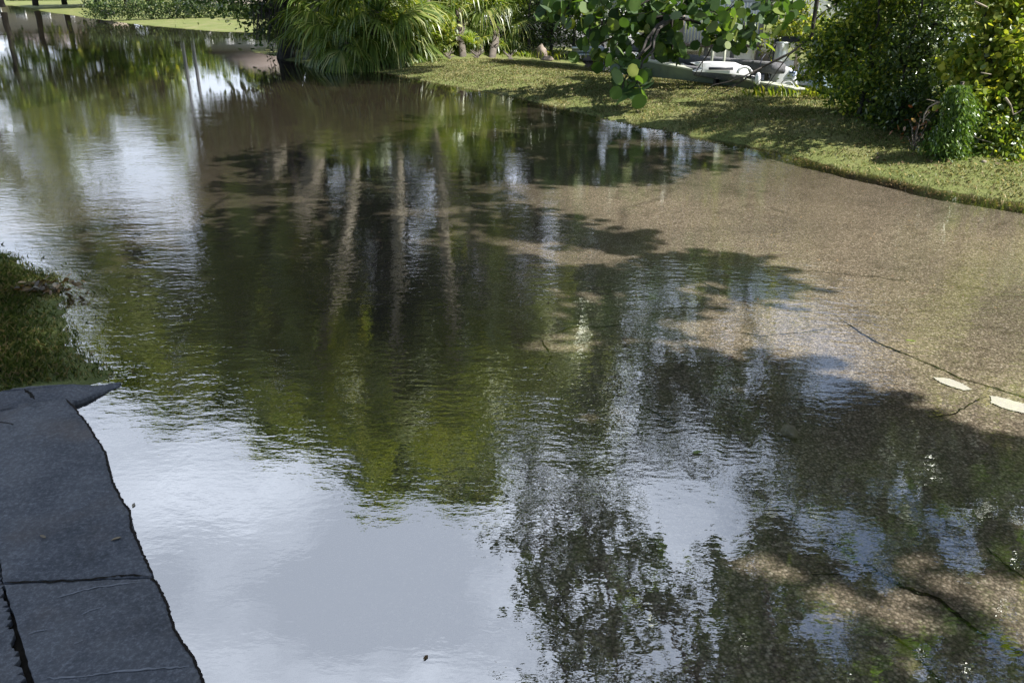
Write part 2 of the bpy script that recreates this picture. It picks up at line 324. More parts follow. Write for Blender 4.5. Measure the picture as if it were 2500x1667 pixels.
# ------------------------------------------------------------------ terrain
def land(pts): return np.array([(p.x, p.y) for p in (W(*q) if len(q) == 2 else Vector((q[0], q[1], 0)) for q in pts)])
shore_r = [(690, 148), (740, 156), (800, 166), (870, 174), (925, 177), (1000, 190), (1063, 204), (1150, 219), (1276, 243), (1360, 262), (1435, 282), (1531, 304), (1620, 318), (1701, 335), (1800, 350), (1913, 376), (2000, 398), (2083, 421), (2180, 440), (2285, 466), (2390, 482), (2500, 500), (2620, 520)]
LR = np.vstack([land(shore_r), [[14, 3], [60, 0], [60, 26], [7.6, 25], [6.3, 17], [5.6, 13.7], [2.4, 17.2], [1.7, 19], [1.9, 25.5], [-2.4, 26.5], [-6.2, 27], [-7.2, 25.6]]])
def sdist(X, Y, P):
    x = X.ravel(); y = Y.ravel(); n = len(P); d = np.full(x.shape, 1e9); ins = np.zeros(x.shape, bool)
    for i in range(n):
        a = P[i]; b = P[(i+1) % n]; ab = b-a; t = np.clip(((x-a[0])*ab[0]+(y-a[1])*ab[1])/(ab@ab+1e-12), 0, 1)
        d = np.minimum(d, np.hypot(x-a[0]-t*ab[0], y-a[1]-t*ab[1]))
        c = (a[1] > y) != (b[1] > y)
        with np.errstate(divide='ignore', invalid='ignore'): xi = (b[0]-a[0])*(y-a[1])/(b[1]-a[1]+1e-30)+a[0]
        ins ^= c & (x < xi)
    return np.where(ins, d, -d).reshape(X.shape)
far_px = [(720, 84), (660, 82), (600, 80), (520, 78), (450, 72), (330, 61), (215, 46), (110, 30), (60, 20), (20, 14)]
FP = land(far_px)
LF = np.vstack([FP, [[-140, 150], [-300, 400], [20, 400], [-4, 60]]])
LB = np.array([[-3., 38], [0, 37], [60, 37], [300, 60], [300, 500], [-60, 500]])
isl = land([(600, 125), (625, 118), (680, 114), (720, 120), (740, 135), (700, 140), (640, 134)])
# left verge: grass between road and house
lf = land([(-900, 560), (-300, 585), (-60, 596), (40, 618), (90, 650), (150, 668), (175, 700), (160, 738), (175, 775), (205, 830), (240, 872), (285, 903), (292, 918), (160, 972)])
LL = np.vstack([lf, land([(60, 984), (-320, 1010)]), [[-14, 2.5]]])
mound = W(2010, 330)
def height(X, Y):
    dr = sdist(X, Y, LR); dl = sdist(X, Y, LF); di = sdist(X, Y, isl); db_ = sdist(X, Y, LB); dv = sdist(X, Y, LL)
    def pr(d, top, k, dep): return np.where(d > 0, top*(1-np.exp(-d/k)), -dep*(1-np.exp(d/.35)))
    h = np.maximum.reduce([pr(dr, .30, 2.2, .3), pr(dl, .35, 6, .3), pr(db_, .4, 2, .3), pr(di, .05, .6, .3), pr(dv, .035, .5, .3)])
    h = h+.10*np.exp(-((X-mound.x)**2/1.6+(Y-mound.y)**2/.5))*(h > 0)
    return h
def vnoise(X, Y, s, seed=0):
    out = np.empty(X.size); xr = X.ravel()*s+seed; yr = Y.ravel()*s
    for i in range(X.size): out[i] = mnoise.noise((xr[i], yr[i], seed))
    return out.reshape(X.shape)
def axis(lo, hi, d0, grow):
    a = [0.0]; d = d0
    while a[-1] < hi: a.append(a[-1]+d); d *= grow
    b = [0.0]; d = d0
    while b[-1] > lo: b.append(b[-1]-d); d *= grow
    return np.array(b[:0:-1]+a)
gx = axis(-600, 600, .07, 1.016); gy = np.concatenate([[-30, -12, -6], axis(-4, 900, .06, 1.013)+1.0])
X, Y = np.meshgrid(gx, gy); H = height(X, Y)
near = (np.abs(X) < 16) & (Y < 32)
nn = np.zeros_like(H); nn[near] = vnoise(X[near], Y[near], 2.1, 3)*.018+vnoise(X[near], Y[near], 7, 5)*.008
H += np.where(near, nn, 0)
def hz(x, y):
    h = float(height(np.array([[x]]), np.array([[y]]))[0, 0]); return h
g = MB().grid(np.stack([X, Y, H], 2), X.shape[0], X.shape[1]).build('ground', GROUND, smooth=True); tag(g, kind='structure')
# road bed under the flood
rx = np.linspace(-7.5, 14, 220); ry = np.linspace(-2, 25, 280); X, Y = np.meshgrid(rx, ry)
Z = -.062+vnoise(X, Y, .6, 9)*.012+vnoise(X, Y, 3, 2)*.003
road = MB().grid(np.stack([X, Y, Z], 2), *X.shape).build('road', ROAD, smooth=True); tag(road, kind='structure')
def zr(x, y): return -.062+mnoise.noise((x*.6+9, y*.6, 9))*.012+mnoise.noise((x*3+2, y*3, 2))*.003
def strip(mb, pts, wid, zf, jag=.5, sub=7):
    P = []
    for i in range(len(pts)-1):
        a = Vector(pts[i]); b = Vector(pts[i+1])
        for k in range(sub): P.append(a.lerp(b, k/sub)+Vector((random.gauss(0, 1), random.gauss(0, 1), 0))*(b-a).length*.018*7/sub)
    P.append(Vector(pts[-1])); V = []
    for i, p in enumerate(P):
        t = P[min(i+1, len(P)-1)]-P[max(0, i-1)]; nrm = Vector((-t.y, t.x, 0)).normalized()
        e = min(1, i/3, (len(P)-1-i)/3)+.15; a = wid*e*(1+random.uniform(-jag, jag)); bb = wid*e*(1+random.uniform(-jag, jag))
        for s in (nrm*a, -nrm*bb): q = p+s; V.append((q.x, q.y, zf(q.x, q.y)))
    mb.add(V, [(2*i, 2*i+1, 2*i+3, 2*i+2) for i in range(len(P)-1)])
cracks = [([(1850, 1215), (1910, 1240), (1960, 1290), (2000, 1310), (2060, 1340), (2130, 1385), (2200, 1430), (2290, 1460), (2370, 1530), (2440, 1570), (2520, 1605)], .011),
          ([(2170, 1540), (2230, 1590), (2290, 1660), (2340, 1720)], .009),
          ([(2040, 770), (2130, 830), (2250, 880), (2350, 925), (2500, 968), (2600, 1000)], .006),
          ([(1560, 985), (1640, 1030), (1720, 1070)], .009),
          ([(1740, 1080), (1800, 1140), (1850, 1215)], .006),
          ([(2270, 1020), (2330, 1010), (2370, 985), (2400, 970)], .005),
          ([(1320, 830), (1400, 800), (1560, 795), (1640, 810)], .006), ([(1640, 660), (1720, 690), (1760, 710)], .006),
          ([(1800, 810), (1860, 820), (1950, 812), (2040, 800)], .004), ([(1320, 830), (1345, 870), (1330, 900), (1360, 920)], .007),
          ([(2400, 1330), (2470, 1390), (2540, 1430)], .006), ([(1940, 1400), (2060, 1400), (2150, 1395)], .003),
          ([(1950, 660), (2100, 672), (2250, 690)], .005)]
for c, wd in cracks:
    mb = MB(); strip(mb, [W(x, y, -.06) for x, y in c], wd*.58, lambda x, y: zr(x, y)+.0035); mb.build('crack', CRACK, road)
# painted dashes, worn
def blob(mb, pts, z, jag=.0045, sub=14):
    P = [W(x, y, -.05) for x, y in pts]; Q = []
    for i in range(len(P)):
        a = P[i]; b = P[(i+1) % len(P)]
        for k in range(sub): q = a.lerp(b, k/sub); Q.append((q.x+random.gauss(0, jag), q.y+random.gauss(0, jag), zr(q.x, q.y)+z))
    mb.add(Q, [tuple(range(len(Q)))])
mb = MB(); blob(mb, [(2278, 916), (2320, 920), (2350, 932), (2374, 946), (2355, 949), (2320, 938), (2295, 928)], .005, .002); mb.build('road_marking', PAINT, road)
mb = MB(); blob(mb, [(2420, 962), (2450, 966), (2500, 980), (2560, 1000), (2580, 1015), (2500, 1003), (2450, 990), (2420, 978)], .005, .003); mb.build('road_marking', PAINT, road)
# water
ww = MB().add([(-600, -30, 0), (600, -30, 0), (600, 900, 0), (-600, 900, 0)], [(0, 1, 2, 3)]).build('water', WATER); tag(ww, kind='structure')
# ------------------------------------------------------------------ pavement slabs by the water
zt = .045
def outline(pts, z, jag=.0014, sub=12):
    P = [W(x, y, z) for x, y in pts]; Q = []
    for i in range(len(P)):
        a = P[i]; b = P[(i+1) % len(P)]
        for k in range(sub):
            q = a.lerp(b, k/sub); j = jag if k else 0
            Q.append((q.x+random.gauss(0, j), q.y+random.gauss(0, j)))
    return Q
pave = bpy.data.objects.new('pavement', None); col.objects.link(pave); tag(pave, kind='structure')
s1 = [(-320, 985), (0, 995), (60, 984), (160, 974), (188, 1002), (222, 1048), (258, 1104), (268, 1150), (276, 1178), (300, 1225), (318, 1248), (322, 1290), (345, 1340), (362, 1380), (374, 1402), (368, 1408), (200, 1412), (8, 1420), (0, 1360), (-90, 1200)]
s2 = [(10, 1426), (200, 1417), (368, 1412), (382, 1420), (398, 1452), (410, 1478), (424, 1530), (440, 1560), (470, 1600), (500, 1665), (560, 1790), (130, 1800), (84, 1667), (52, 1560)]
for s in (s1, s2):
    mb = MB(); mb.prism(outline(s, zt), -.3, zt); ob = mb.build('slab', SLAB, pave, bevel=.004)
# wet band hugging the waterline
mb = MB(); e = [W(x, y, zt) for x, y in s1[3:15]]; strip(mb, [Vector((p.x-.001, p.y, 0)) for p in e], .0035, lambda x, y: zt+.002, .3, 12)
e = [W(x, y, zt) for x, y in s2[2:11]]; strip(mb, [Vector((p.x-.001, p.y, 0)) for p in e], .0035, lambda x, y: zt+.002, .3, 12); mb.build('wet_edge', WETEDGE, pave)
mb = MB(); mb.prism(outline([(-60, 1200), (10, 1350), (60, 1420), (110, 1560), (150, 1667), (190, 1800), (40, 1800), (-30, 1500)], zt-.03), -.2, zt-.022); mb.build('joint', CRACK, pave)
mb = MB(); mb.prism(outline([(-400, 1300), (-60, 1240), (-10, 1360), (6, 1440), (22, 1530), (54, 1667), (88, 1800), (-400, 1800)], zt-.004, .006, 22), -.3, zt-.004); mb.build('slab', SLAB, pave, bevel=.003)
mb = MB()
for pts in ([(12, 1422), (110, 1420), (210, 1416), (290, 1404), (370, 1408)],): strip(mb, [W(x, y, zt) for x, y in pts], .0025, lambda x, y: zt+.0025, .8, 7)
mb.build('joint', CRACK, pave)
for pts in ([(138, 1460), (180, 1447), (240, 1432), (350, 1419)], [(70, 1548), (92, 1540), (115, 1537)], [(200, 1500), (220, 1490), (250, 1482)], [(110, 1656), (200, 1652), (260, 1641), (400, 1630), (470, 1626)], [(60, 1232), (92, 1229)], [(110, 1214), (135, 1212)], [(180, 1572), (205, 1562)]):
    mb = MB(); strip(mb, [W(x, y, zt) for x, y in pts], .0022, lambda x, y: zt+.002, .8, 7); mb.build('scratch', SCRATCH, pave)
# broken kerb at the end of the slab
kp = [(-320, 985), (0, 955), (70, 938), (150, 928), (230, 920), (290, 908), (282, 918), (250, 930), (210, 948), (165, 966), (150, 973), (60, 984), (0, 995), (-320, 1010)]
mb = MB(); P = outline(kp, .06, .003, 8); mb.prism(P, -.3, .06); tipx = W(290, 908, .06).x
mb.v[0] = np.array([[v[0], v[1], v[2] if v[2] < 0 else .058-.052*max(0, min(1, 1-(tipx-v[0])/.42))**1.2+.006*mnoise.noise((v[0]*9, v[1]*9, 0))] for v in mb.v[0]]); kerb = mb.build('kerb', SLAB, bevel=.008); tag(kerb, kind='structure')
mb = MB(); strip(mb, [W(x, y, .078) for x, y in [(60, 950), (75, 962), (85, 975)]], .006, lambda x, y: .0785); mb.build('crack', CRACK, kerb)

# ------------------------------------------------------------------ vegetation builders
def clump_tree(name, label, cat, base, crowns, lm, trunk_r=.15, bark=BARK, leaf=.06, shape=OVAL, nc=30, m=60, cr=.35, up=.35, group=None, fork=None, twigs=True):
    """crowns: list of (centre, radii). trunk from base to fork, limbs to clump centres"""
    base = Vector(base); t = thing(name, label, cat, base, group)
    mb = MB(); tb = MB(); cen = sum((Vector(c) for c, r in crowns), Vector())/len(crowns)
    fork = Vector(fork) if fork else base.lerp(cen, .45)
    p, r = limb(base-Vector((0, 0, .1)), fork, trunk_r, trunk_r*.7, .0, 7, .05); tb.tube(p, r, 9)
    for c, rr in crowns:
        P, C = clump_pts(c, rr, nc, m, cr); V, k = leaf_arr(P, leaf, shape, up); mb.poly(V, k)
        mid = Vector(c); p, r = limb(fork, mid, trunk_r*.6, trunk_r*.25, .06, 6); tb.tube(p, r, 7)
        if twigs:
            for q in C[:min(len(C), 22)]:
                p, r = limb(mid, q, trunk_r*.2, .006, .05, 4); tb.tube(p, r, 5, False)
    tb.build('trunk', bark, t, True); mb.build('crown', lm, t)
    return t
def fan_frond(mb, pb, base, d, plen, rad, spread=R(150), nl=30, droop=.35, width=.022):
    """petiole from base along d, then a fan of folded segments"""
    d = Vector(d).normalized(); base = Vector(base)
    hub = base+d*plen-Vector((0, 0, .10*plen)); pb.tube([base, base+d*plen*.5+Vector((0, 0, .03*plen)), hub], [.012, .009, .006], 5, False)
    f = (hub-base).normalized(); side = f.cross(Vector((0, 0, 1)))
    if side.length < .1: side = Vector((1, 0, 0))
    side.normalize(); nrm = side.cross(f).normalized()
    tilt = random.uniform(-.5, .5); s2 = (side*math.cos(tilt)+nrm*math.sin(tilt))
    n2 = s2.cross(f).normalized(); d0_ = droop
    for i in range(nl):
        a = -spread/2+spread*i/(nl-1); l = rad*(1-.25*abs(a)/(spread/2))*random.uniform(.72, 1.1); droop = d0_*random.uniform(.5, 1.5)
        dr = f*math.cos(a)+s2*math.sin(a); wv = (s2*math.cos(a)-f*math.sin(a))
        w0 = width*l*1.05
        p1 = hub+dr*l*.45+n2*random.uniform(-.02, .02)*l; p2 = hub+dr*l*.8-Vector((0, 0, droop*l*.28)); p3 = hub+dr*l*.97-Vector((0, 0, droop*l*random.uniform(.5, .95)))
        V = [hub, p1-wv*w0, p1+wv*w0, p2-wv*w0*.75, p2+wv*w0*.75, p3]
        mb.add([tuple(v) for v in V], [(0, 1, 2), (1, 3, 4, 2), (3, 5, 4)])
def fan_palm(label, base, top, nf, plen, rad, lm='palm', seed=0, group='fan palms in the clump', dead=0, minel=-.5):
    random.seed(seed); base = Vector(base); top = Vector(top)
    t = thing('fan_palm', label, 'palm', base, group); tb = MB()
    p, r = limb(base-Vector((0, 0, .1)), top, .09, .08, .0, 7, .03); tb.tube(p, r, 9)
    for i in range(26):
        a = random.uniform(0, 6.28); k = random.random()**.5; q = Vector(base).lerp(top, k)
        tb.tube([q, q+Vector((math.cos(a)*.16, math.sin(a)*.16, random.uniform(.02, .16)))], [.02, .008], 4)
    tb.build('trunk', BARK, t, True)
    mb = MB(); pb = MB()
    nf = int(nf*1.5)
    for i in range(nf):
        a = i*2.39996+random.uniform(-.3, .3); el = minel+(1.3-minel)*(i/nf)+random.uniform(-.15, .15)
        d = (math.cos(a)*math.cos(el), math.sin(a)*math.cos(el), math.sin(el))
        fan_frond(mb, pb, top, d, plen*random.uniform(.75, 1.15), rad*random.uniform(.85, 1.15), R(random.uniform(130, 200)), 34, random.uniform(.4, 1.1))
    pb.build('petiole', LM['vine'], t); mb.build('frond', LM[lm], t)
    if dead:
        db = MB(); pb = MB()
        for i in range(dead):
            a = random.uniform(0, 6.28); fan_frond(db, pb, top-Vector((0, 0, .15)), (math.cos(a)*.6, math.sin(a)*.6, -.8), plen*.6, rad*.8, R(70), 14, .9)
        db.build('dead_frond', LM['dead'], t)
    return t
def coco_palm(label, base, top, nf=17, fl=3.3, seed=0, sag=.06, r0=.17, group='coconut palms over the water'):
    random.seed(seed); base = Vector(base); top = Vector(top)
    t = thing('coconut_palm', label, 'palm', base, group); tb = MB(); pts = []; rad = []
    for i in range(15):
        k = i/14; q = base.lerp(top, k); hx = (top-base); hx.z = 0
        q -= hx*(math.sin(math.pi*k)*.16); q.z += (math.sin(math.pi*k)*.5 if False else 0)
        pts.append(q); rad.append(r0*(1.25 if i == 0 else 1)*(1-.35*k)*(1+.05*(i % 2)))
    pts[0] = pts[0]-Vector((0, 0, .2)); tb.tube(pts, rad, 10); tb.build('trunk', PALMBARK, t, True)
    mb = MB(); rb = MB()
    for i in range(nf):
        a = i*2.39996+random.uniform(-.2, .2); el = -.55+1.75*(i/nf)+random.uniform(-.1, .1); ln = fl*random.uniform(.85, 1.1)
        hd = Vector((math.cos(a), math.sin(a), 0)); P = []; p = Vector(top); e = el
        for k in range(13):
            P.append(p.copy()); p = p+(hd*math.cos(e)+Vector((0, 0, math.sin(e))))*ln/12; e -= .13+.02*k*.5
            e = max(e, -1.45)
        rb.tube(P, [.035*(1-k/14) for k in range(13)], 4, False)
        side = hd.cross(Vector((0, 0, 1)))
        for k in range(2, 13):
            for sub in range(4):
                u = k-1+sub/4.; q = P[int(u)].lerp(P[min(12, int(u)+1)], u-int(u)); tdir = (P[min(12, int(u)+1)]-P[int(u)]).normalized()
                l = .85*math.sin(math.pi*min(.97, (u+1.2)/13.5))**.6*random.uniform(.85, 1.1)*fl/3.3
                for s in (-1, 1):
                    dv = (side*s*.8+tdir*.55+Vector((0, 0, -.25))).normalized()
                    m1 = q+dv*l*.5; m2 = q+dv*l*.85-Vector((0, 0, l*.45*random.uniform(.6, 1.2)))
                    wv = tdir*.028
                    mb.add([tuple(v) for v in (q-wv*.6, q+wv*.6, m1+wv*1.3, m1-wv*1.3, m2)], [(0, 1, 2, 3), (3, 2, 4)])
    rb.build('frond_stem', LM['vine'], t); mb.build('frond', LM['coco'], t)
    return t
def gz(px, py, z=0):     # ground point seen at a pixel, on the bank's own height
    p = W(px, py, z)
    for _ in range(4): p = W(px, py, max(0, hz(p.x, p.y)))
    return p
# ------------------------------------------------------------------ the clump of palms at the bend
def top_of(px, py, Y): return A(px, py, Y)
fan_palm('fan palm with pale glossy fronds at the left end of the palm clump', gz(740, 148), A(830, 2, W(760, 150).y), 20, .9, .95, seed=1, minel=-.9)
fan_palm('bushy fan palm leaning over the water, second in the clump', gz(800, 152), A(830, 40, W(810, 158).y), 24, .8, .95, seed=2, minel=-1.0)
fan_palm('dense dark fan palm in the middle of the clump above a black hollow', gz(890, 160), A(925, 30, W(900, 165).y), 24, .7, .95, seed=3, minel=-.9)
fan_palm('low fan palm with bright green fronds down to the grass', gz(1000, 160), A(985, 92, W(985, 165).y), 15, .35, .85, seed=4, minel=-1.1)
fan_palm('fan palm with brown dead fronds hanging below its crown', gz(1030, 145), A(1015, 20, W(1030, 148).y), 16, .6, .8, seed=5, dead=26, minel=-.3)
fan_palm('tall fan palm with grey green fronds right of the yellow shrub', gz(1130, 140), A(1120, 25, W(1130, 140).y), 24, .9, .95, seed=6, minel=-.9)
fan_palm('sparse fan palm at the right end of the clump by the dark screen', gz(1200, 142), A(1215, 50, W(1200, 142).y), 22, .6, .8, seed=7, minel=-1.1)
fan_palm('small young fan palm low at the foot of the clump', gz(1100, 148), A(1085, 128, W(1100, 150).y), 18, .35, .65, seed=8, minel=-.7)
fan_palm('blue green fan palm at the water edge under the pale fronds', gz(860, 168), A(850, 105, W(855, 168).y-.3), 14, .35, .75, seed=9, minel=-1.2)
fan_palm('fan palm deep in the clump behind the others', gz(870, 140), A(860, 20, W(740, 138).y), 16, .8, .9, seed=10, minel=-.6)
fan_palm('small fan palm at the lawn edge hiding the bases of the tall palms', gz(1165, 146), A(1165, 128, W(1165, 150).y), 15, .35, .6, seed=21, minel=-.7)
fan_palm('tiny fan palm on the lawn edge next to the dark screen', gz(1245, 146), A(1243, 134, W(1245, 148).y), 13, .25, .5, seed=22, minel=-.7)
b0 = gz(1040, 140); c0 = A(1040, 30, b0.y-.2)
clump_tree('shrub', 'yellow green leafy shrub growing among the palm fronds', 'shrub', b0, [(c0, (.55, .4, .45)), (A(1085, 70, b0.y-.3), (.3, .3, .4))], LM['bright'], .03, BARK, .12, OVAL, 16, 26, .2)
# dark vine covered tree at the left end
b0 = gz(700, 142); Yt = b0.y
t = thing('vine_covered_tree', 'dark tree at the left end of the clump with hanging roots and vines', 'tree', b0)
tb = MB(); p, r = limb(b0-Vector((0, 0, .2)), A(690, -160, Yt), .22, .18, 0, 6, .04); tb.tube(p, r, 9)
p, r = limb(b0+Vector((-.2, .1, -.2)), A(650, -200, Yt+.3), .13, .1, 0, 6, .05); tb.tube(p, r, 8); tb.build('trunk', DARKBARK, t, True)
hb = MB()
for i in range(130):
    x = random.gauss(675, 26); y0 = random.uniform(-90, 60); y1 = y0+random.uniform(60, 150); y1 = min(y1, 140 if x > 660 else 98)
    q = Yt+random.uniform(-.8, .8); a = A(x, y0, q); b_ = A(x+random.gauss(0, 5), y1, q); p, r = limb(a, b_, .012, .004, 0, 4, .05); hb.tube(p, r, 4, False)
hb.build('aerial_root', DARKBARK, t)
mb = MB(); pc, C = clump_pts(A(685, 20, Yt), (.55, .6, 1.0), 36, 60, .3); V, k = leaf_arr(pc, .10, NARROW*np.array([1, 2.2, 1]), -.3); mb.poly(V, k)
pc, C = clump_pts(A(652, -5, Yt), (.25, .4, .4), 8, 30, .2); V, k = leaf_arr(pc, .16, NARROW*np.array([1, 1.6, 1]), -.3, np.tile([0, 0, -1.], (len(pc), 1))+rng.normal(size=(len(pc), 3))*.3); mb.poly(V, k)
pc, C = clump_pts(RF(620, 330, Yt), (1.7, 1.5, 1.4), 34, 80, .5); V, k = leaf_arr(pc, .12, OVAL, .2); mb.poly(V, k)
mb.build('crown', LM['dark'], t)

# dark broad leaved trees behind the palms (seen mostly as their reflections)
def tree_rf(label, bx, spec, lm, Y, leaf=.27, nc=48, m=110, cr=.55, tr=.16, cat='tree', bark=DARKBARK):
    base = W(bx, 120); base = Vector(((bx-1250)/F*Y, Y, .25))
    cs = []
    for (x, y, rx, ry) in spec:
        c = RF(x, y, Y); s = (Y*CP+0)/F*1.06; cs.append((c, (rx*s, rx*s*.8, ry*s)))
    return clump_tree('tree', label, cat, base, cs, lm, tr, bark, leaf, OVAL, nc, m, cr, .3, 'trees behind the palms and shrubs')
tree_rf('dark leafy tree at the left of the grove behind the palms', 760, [(590, 320, 80, 70), (560, 450, 100, 90), (600, 580, 120, 70), (520, 700, 110, 90)], LM['dark'], 25)
tree_rf('broad leaved tree rising behind the pale fan palm', 850, [(760, 330, 120, 90), (700, 500, 130, 100), (800, 640, 140, 100), (640, 780, 130, 100), (780, 860, 120, 90)], LM['mid'], 25.5)
tree_rf('dense tree in the middle of the grove behind the hollow', 960, [(930, 320, 130, 90), (900, 500, 150, 120), (1020, 680, 140, 110), (900, 820, 120, 90)], LM['dark'], 25)
tree_rf('tall leafy tree behind the yellow shrub', 1080, [(1120, 360, 120, 100), (1180, 560, 140, 120), (1160, 760, 130, 110), (1080, 920, 120, 100)], LM['mid'], 24)
tree_rf('dark tree behind the right end of the palm clump', 1230, [(1330, 330, 130, 90), (1380, 500, 150, 120), (1420, 700, 150, 130), (1560, 560, 120, 120)], LM['dark'], 24.3)
tree_rf('leafy tree behind the dark screen of twigs', 1330, [(1260, 880, 150, 130), (1130, 1040, 130, 100), (960, 1120, 110, 90), (1400, 900, 110, 120), (1340, 740, 120, 110), (1310, 1000, 110, 90), (1420, 1070, 100, 80)], LM['mid'], 24)
tree_rf('wide spreading tree whose drooping limbs reach far out to the left', 770, [(310, 640, 110, 100), (250, 560, 70, 60), (390, 760, 130, 120), (330, 890, 90, 90), (430, 940, 80, 100), (520, 840, 120, 120), (590, 960, 110, 80), (710, 1030, 100, 70)], LM['mid'], 23, nc=34, m=70)
tree_rf('tallest leafy tree of the grove with a ragged top', 930, [(840, 1060, 110, 80), (950, 1170, 90, 70), (1060, 1120, 110, 80), (1150, 1180, 80, 60), (1000, 980, 130, 100), (790, 740, 120, 110), (1020, 810, 120, 100)], LM['mid'], 24.6)
# grove behind the right thicket
tree_rf('leafy tree beyond the garden gear on the right bank', 2130, [(1850, 520, 110, 100), (1740, 440, 80, 60), (1720, 610, 110, 110), (1960, 620, 100, 90)], LM['mid'], 20.5)
tree_rf('broad dense tree behind the right thicket', 2200, [(2130, 520, 160, 150), (2180, 740, 170, 130), (2100, 400, 120, 90)], LM['dark'], 18.5)
tree_rf('broad leafy tree behind the right edge of the thicket', 2450, [(2420, 560, 160, 170), (2400, 850, 180, 150), (2560, 740, 120, 220)], LM['mid'], 15.5)
tree_rf('tall dark tree far right behind the thicket', 2480, [(2200, 1040, 150, 110), (2380, 1120, 140, 110), (2060, 1080, 120, 90), (2500, 980, 120, 130)], LM['dark'], 16.5)
# coconut palms
cb = 'coconut palm whose trunk '
def bp(x, Y): return Vector(((x-1250)/F*Y, Y, .2))
coco_palm(cb+'leans far left over the water, leftmost of all', bp(800, 22.5), RF(330, 770, 21), 19, 3.3, 11)
coco_palm(cb+'rises from the left part of the clump', bp(850, 23.5), RF(560, 850, 21.5), 20, 3.2, 12)
coco_palm(cb+'rises straight behind the hollow', bp(900, 22.5), RF(760, 930, 21), 20, 3.2, 13)
coco_palm(cb+'rises behind the low bright fan palm', bp(980, 21.5), RF(960, 1040, 19), 20, 3.1, 14)
coco_palm(cb+'curves right, pale and sunlit', bp(1030, 20.5), RF(1300, 880, 16.5), 18, 2.6, 15, r0=.13)
coco_palm(cb+'is the shortest and leans left', bp(830, 21.5), RF(640, 640, 21), 18, 2.6, 16)
coco_palm(cb+'is thin and stands behind the yellow shrub', bp(1060, 22.5), RF(1130, 980, 19), 18, 2.8, 17)

# ------------------------------------------------------------------ sea grape hanging over the right bank
YG = 13.6
gt = thing('sea_grape_tree', 'sea grape tree with big round leaves hanging low over the right lawn', 'tree', (6.3, 15.2, .25))
tb = MB(); fk = Vector((6.0, 14.6, 3.0)); p, r = limb((6.3, 15.2, .1), fk, .17, .13, 0, 6, .04); tb.tube(p, r, 9)
mb = MB()
def grape(mb, P, size=.17, up=-.1, dirs=None): V, k = leaf_arr(np.array(P), size, ROUND, up, dirs); mb.poly(V, k)
cl = [(1420, -10, 70, 40, 60), (1500, 40, 75, 60, 80), (1590, 30, 80, 60, 80), (1680, 20, 80, 45, 70), (1760, 40, 70, 60, 75), (1820, 80, 60, 50, 60), (1760, 95, 60, 30, 34),
      (1600, 95, 60, 45, 55), (1530, 120, 50, 40, 40), (1640, 130, 55, 32, 34), (1350, 15, 50, 32, 26), (1400, 30, 50, 40, 34), (1460, 110, 30, 30, 14), (1530, 175, 40, 34, 34), (1555, 215, 28, 28, 18), (1520, 238, 16, 10, 5), (1440, 75, 30, 40, 16), (1900, 20, 60, 50, 50)]
for (x, y, rx, ry, n) in cl:
    Yc = YG+random.uniform(-.3, .5)-(2.2 if y > 160 and x < 1580 else 0); s = YG*CP/F*1.05
    P = np.array([A(random.gauss(x, rx*.5), random.gauss(y, ry*.5), Yc+random.gauss(0, .25)) for _ in range(n)]); P[:, 2] = np.maximum(P[:, 2], .3)
    nd = rng.normal(size=(n, 3)); grape(mb, P, .19, -.05, nd)
    c = A(x, y, Yc); c.z = max(c.z, .5); p, r = limb(fk if y < 90 else A(1640, 40, YG), c, .03, .01, .05, 6); tb.tube(p, r, 5)
    for q in P[::3]: p, r = limb(c, q, .007, .004, 0, 3); tb.tube(p, r, 4, False)
tb.build('trunk', DARKBARK, gt, True); mb.build('crown', LM['grape'], gt)
# dead branch hanging in front of the seawall
db = thing('dead_branch', 'bare dark dead branch hanging in front of the grey padded beams', 'branch', A(1990, 60, 12.6))
mb = MB()
def px_br(pts, r0, r1, Y=12.6):
    P = [A(x, y, Y+random.uniform(-.03, .03)) for x, y in pts]; n = len(P); mb.tube(P, [r0+(r1-r0)*i/(n-1) for i in range(n)], 6)
px_br([(2003, -60), (1995, 0), (1987, 50), (1983, 85), (1965, 105), (1930, 130), (1890, 150), (1860, 165), (1825, 190), (1800, 205), (1780, 220), (1755, 232)], .035, .006)
px_br([(1860, 165), (1820, 185), (1780, 200), (1740, 208), (1720, 230), (1705, 250), (1698, 270)], .012, .003)
px_br([(1745, 207), (1744, 195), (1752, 191)], .006, .003); px_br([(1800, 203), (1775, 215), (1750, 220)], .006, .003)
px_br([(1930, 130), (1900, 170), (1880, 200), (1865, 215), (1857, 230)], .011, .003); px_br([(1890, 200), (1870, 210), (1858, 220)], .006, .003)
px_br([(1740, 110), (1728, 135), (1712, 155), (1700, 175), (1695, 185)], .016, .004); px_br([(1716, 150), (1714, 172), (1704, 190), (1692, 196)], .008, .003)
px_br([(1838, 175), (1837, 205), (1836, 222)], .005, .003); px_br([(1860, 190), (1845, 208), (1830, 215)], .005, .003); px_br([(1990, 50), (2010, 30), (2040, 10)], .012, .006)
mb.build('twig', DARKBARK, db)

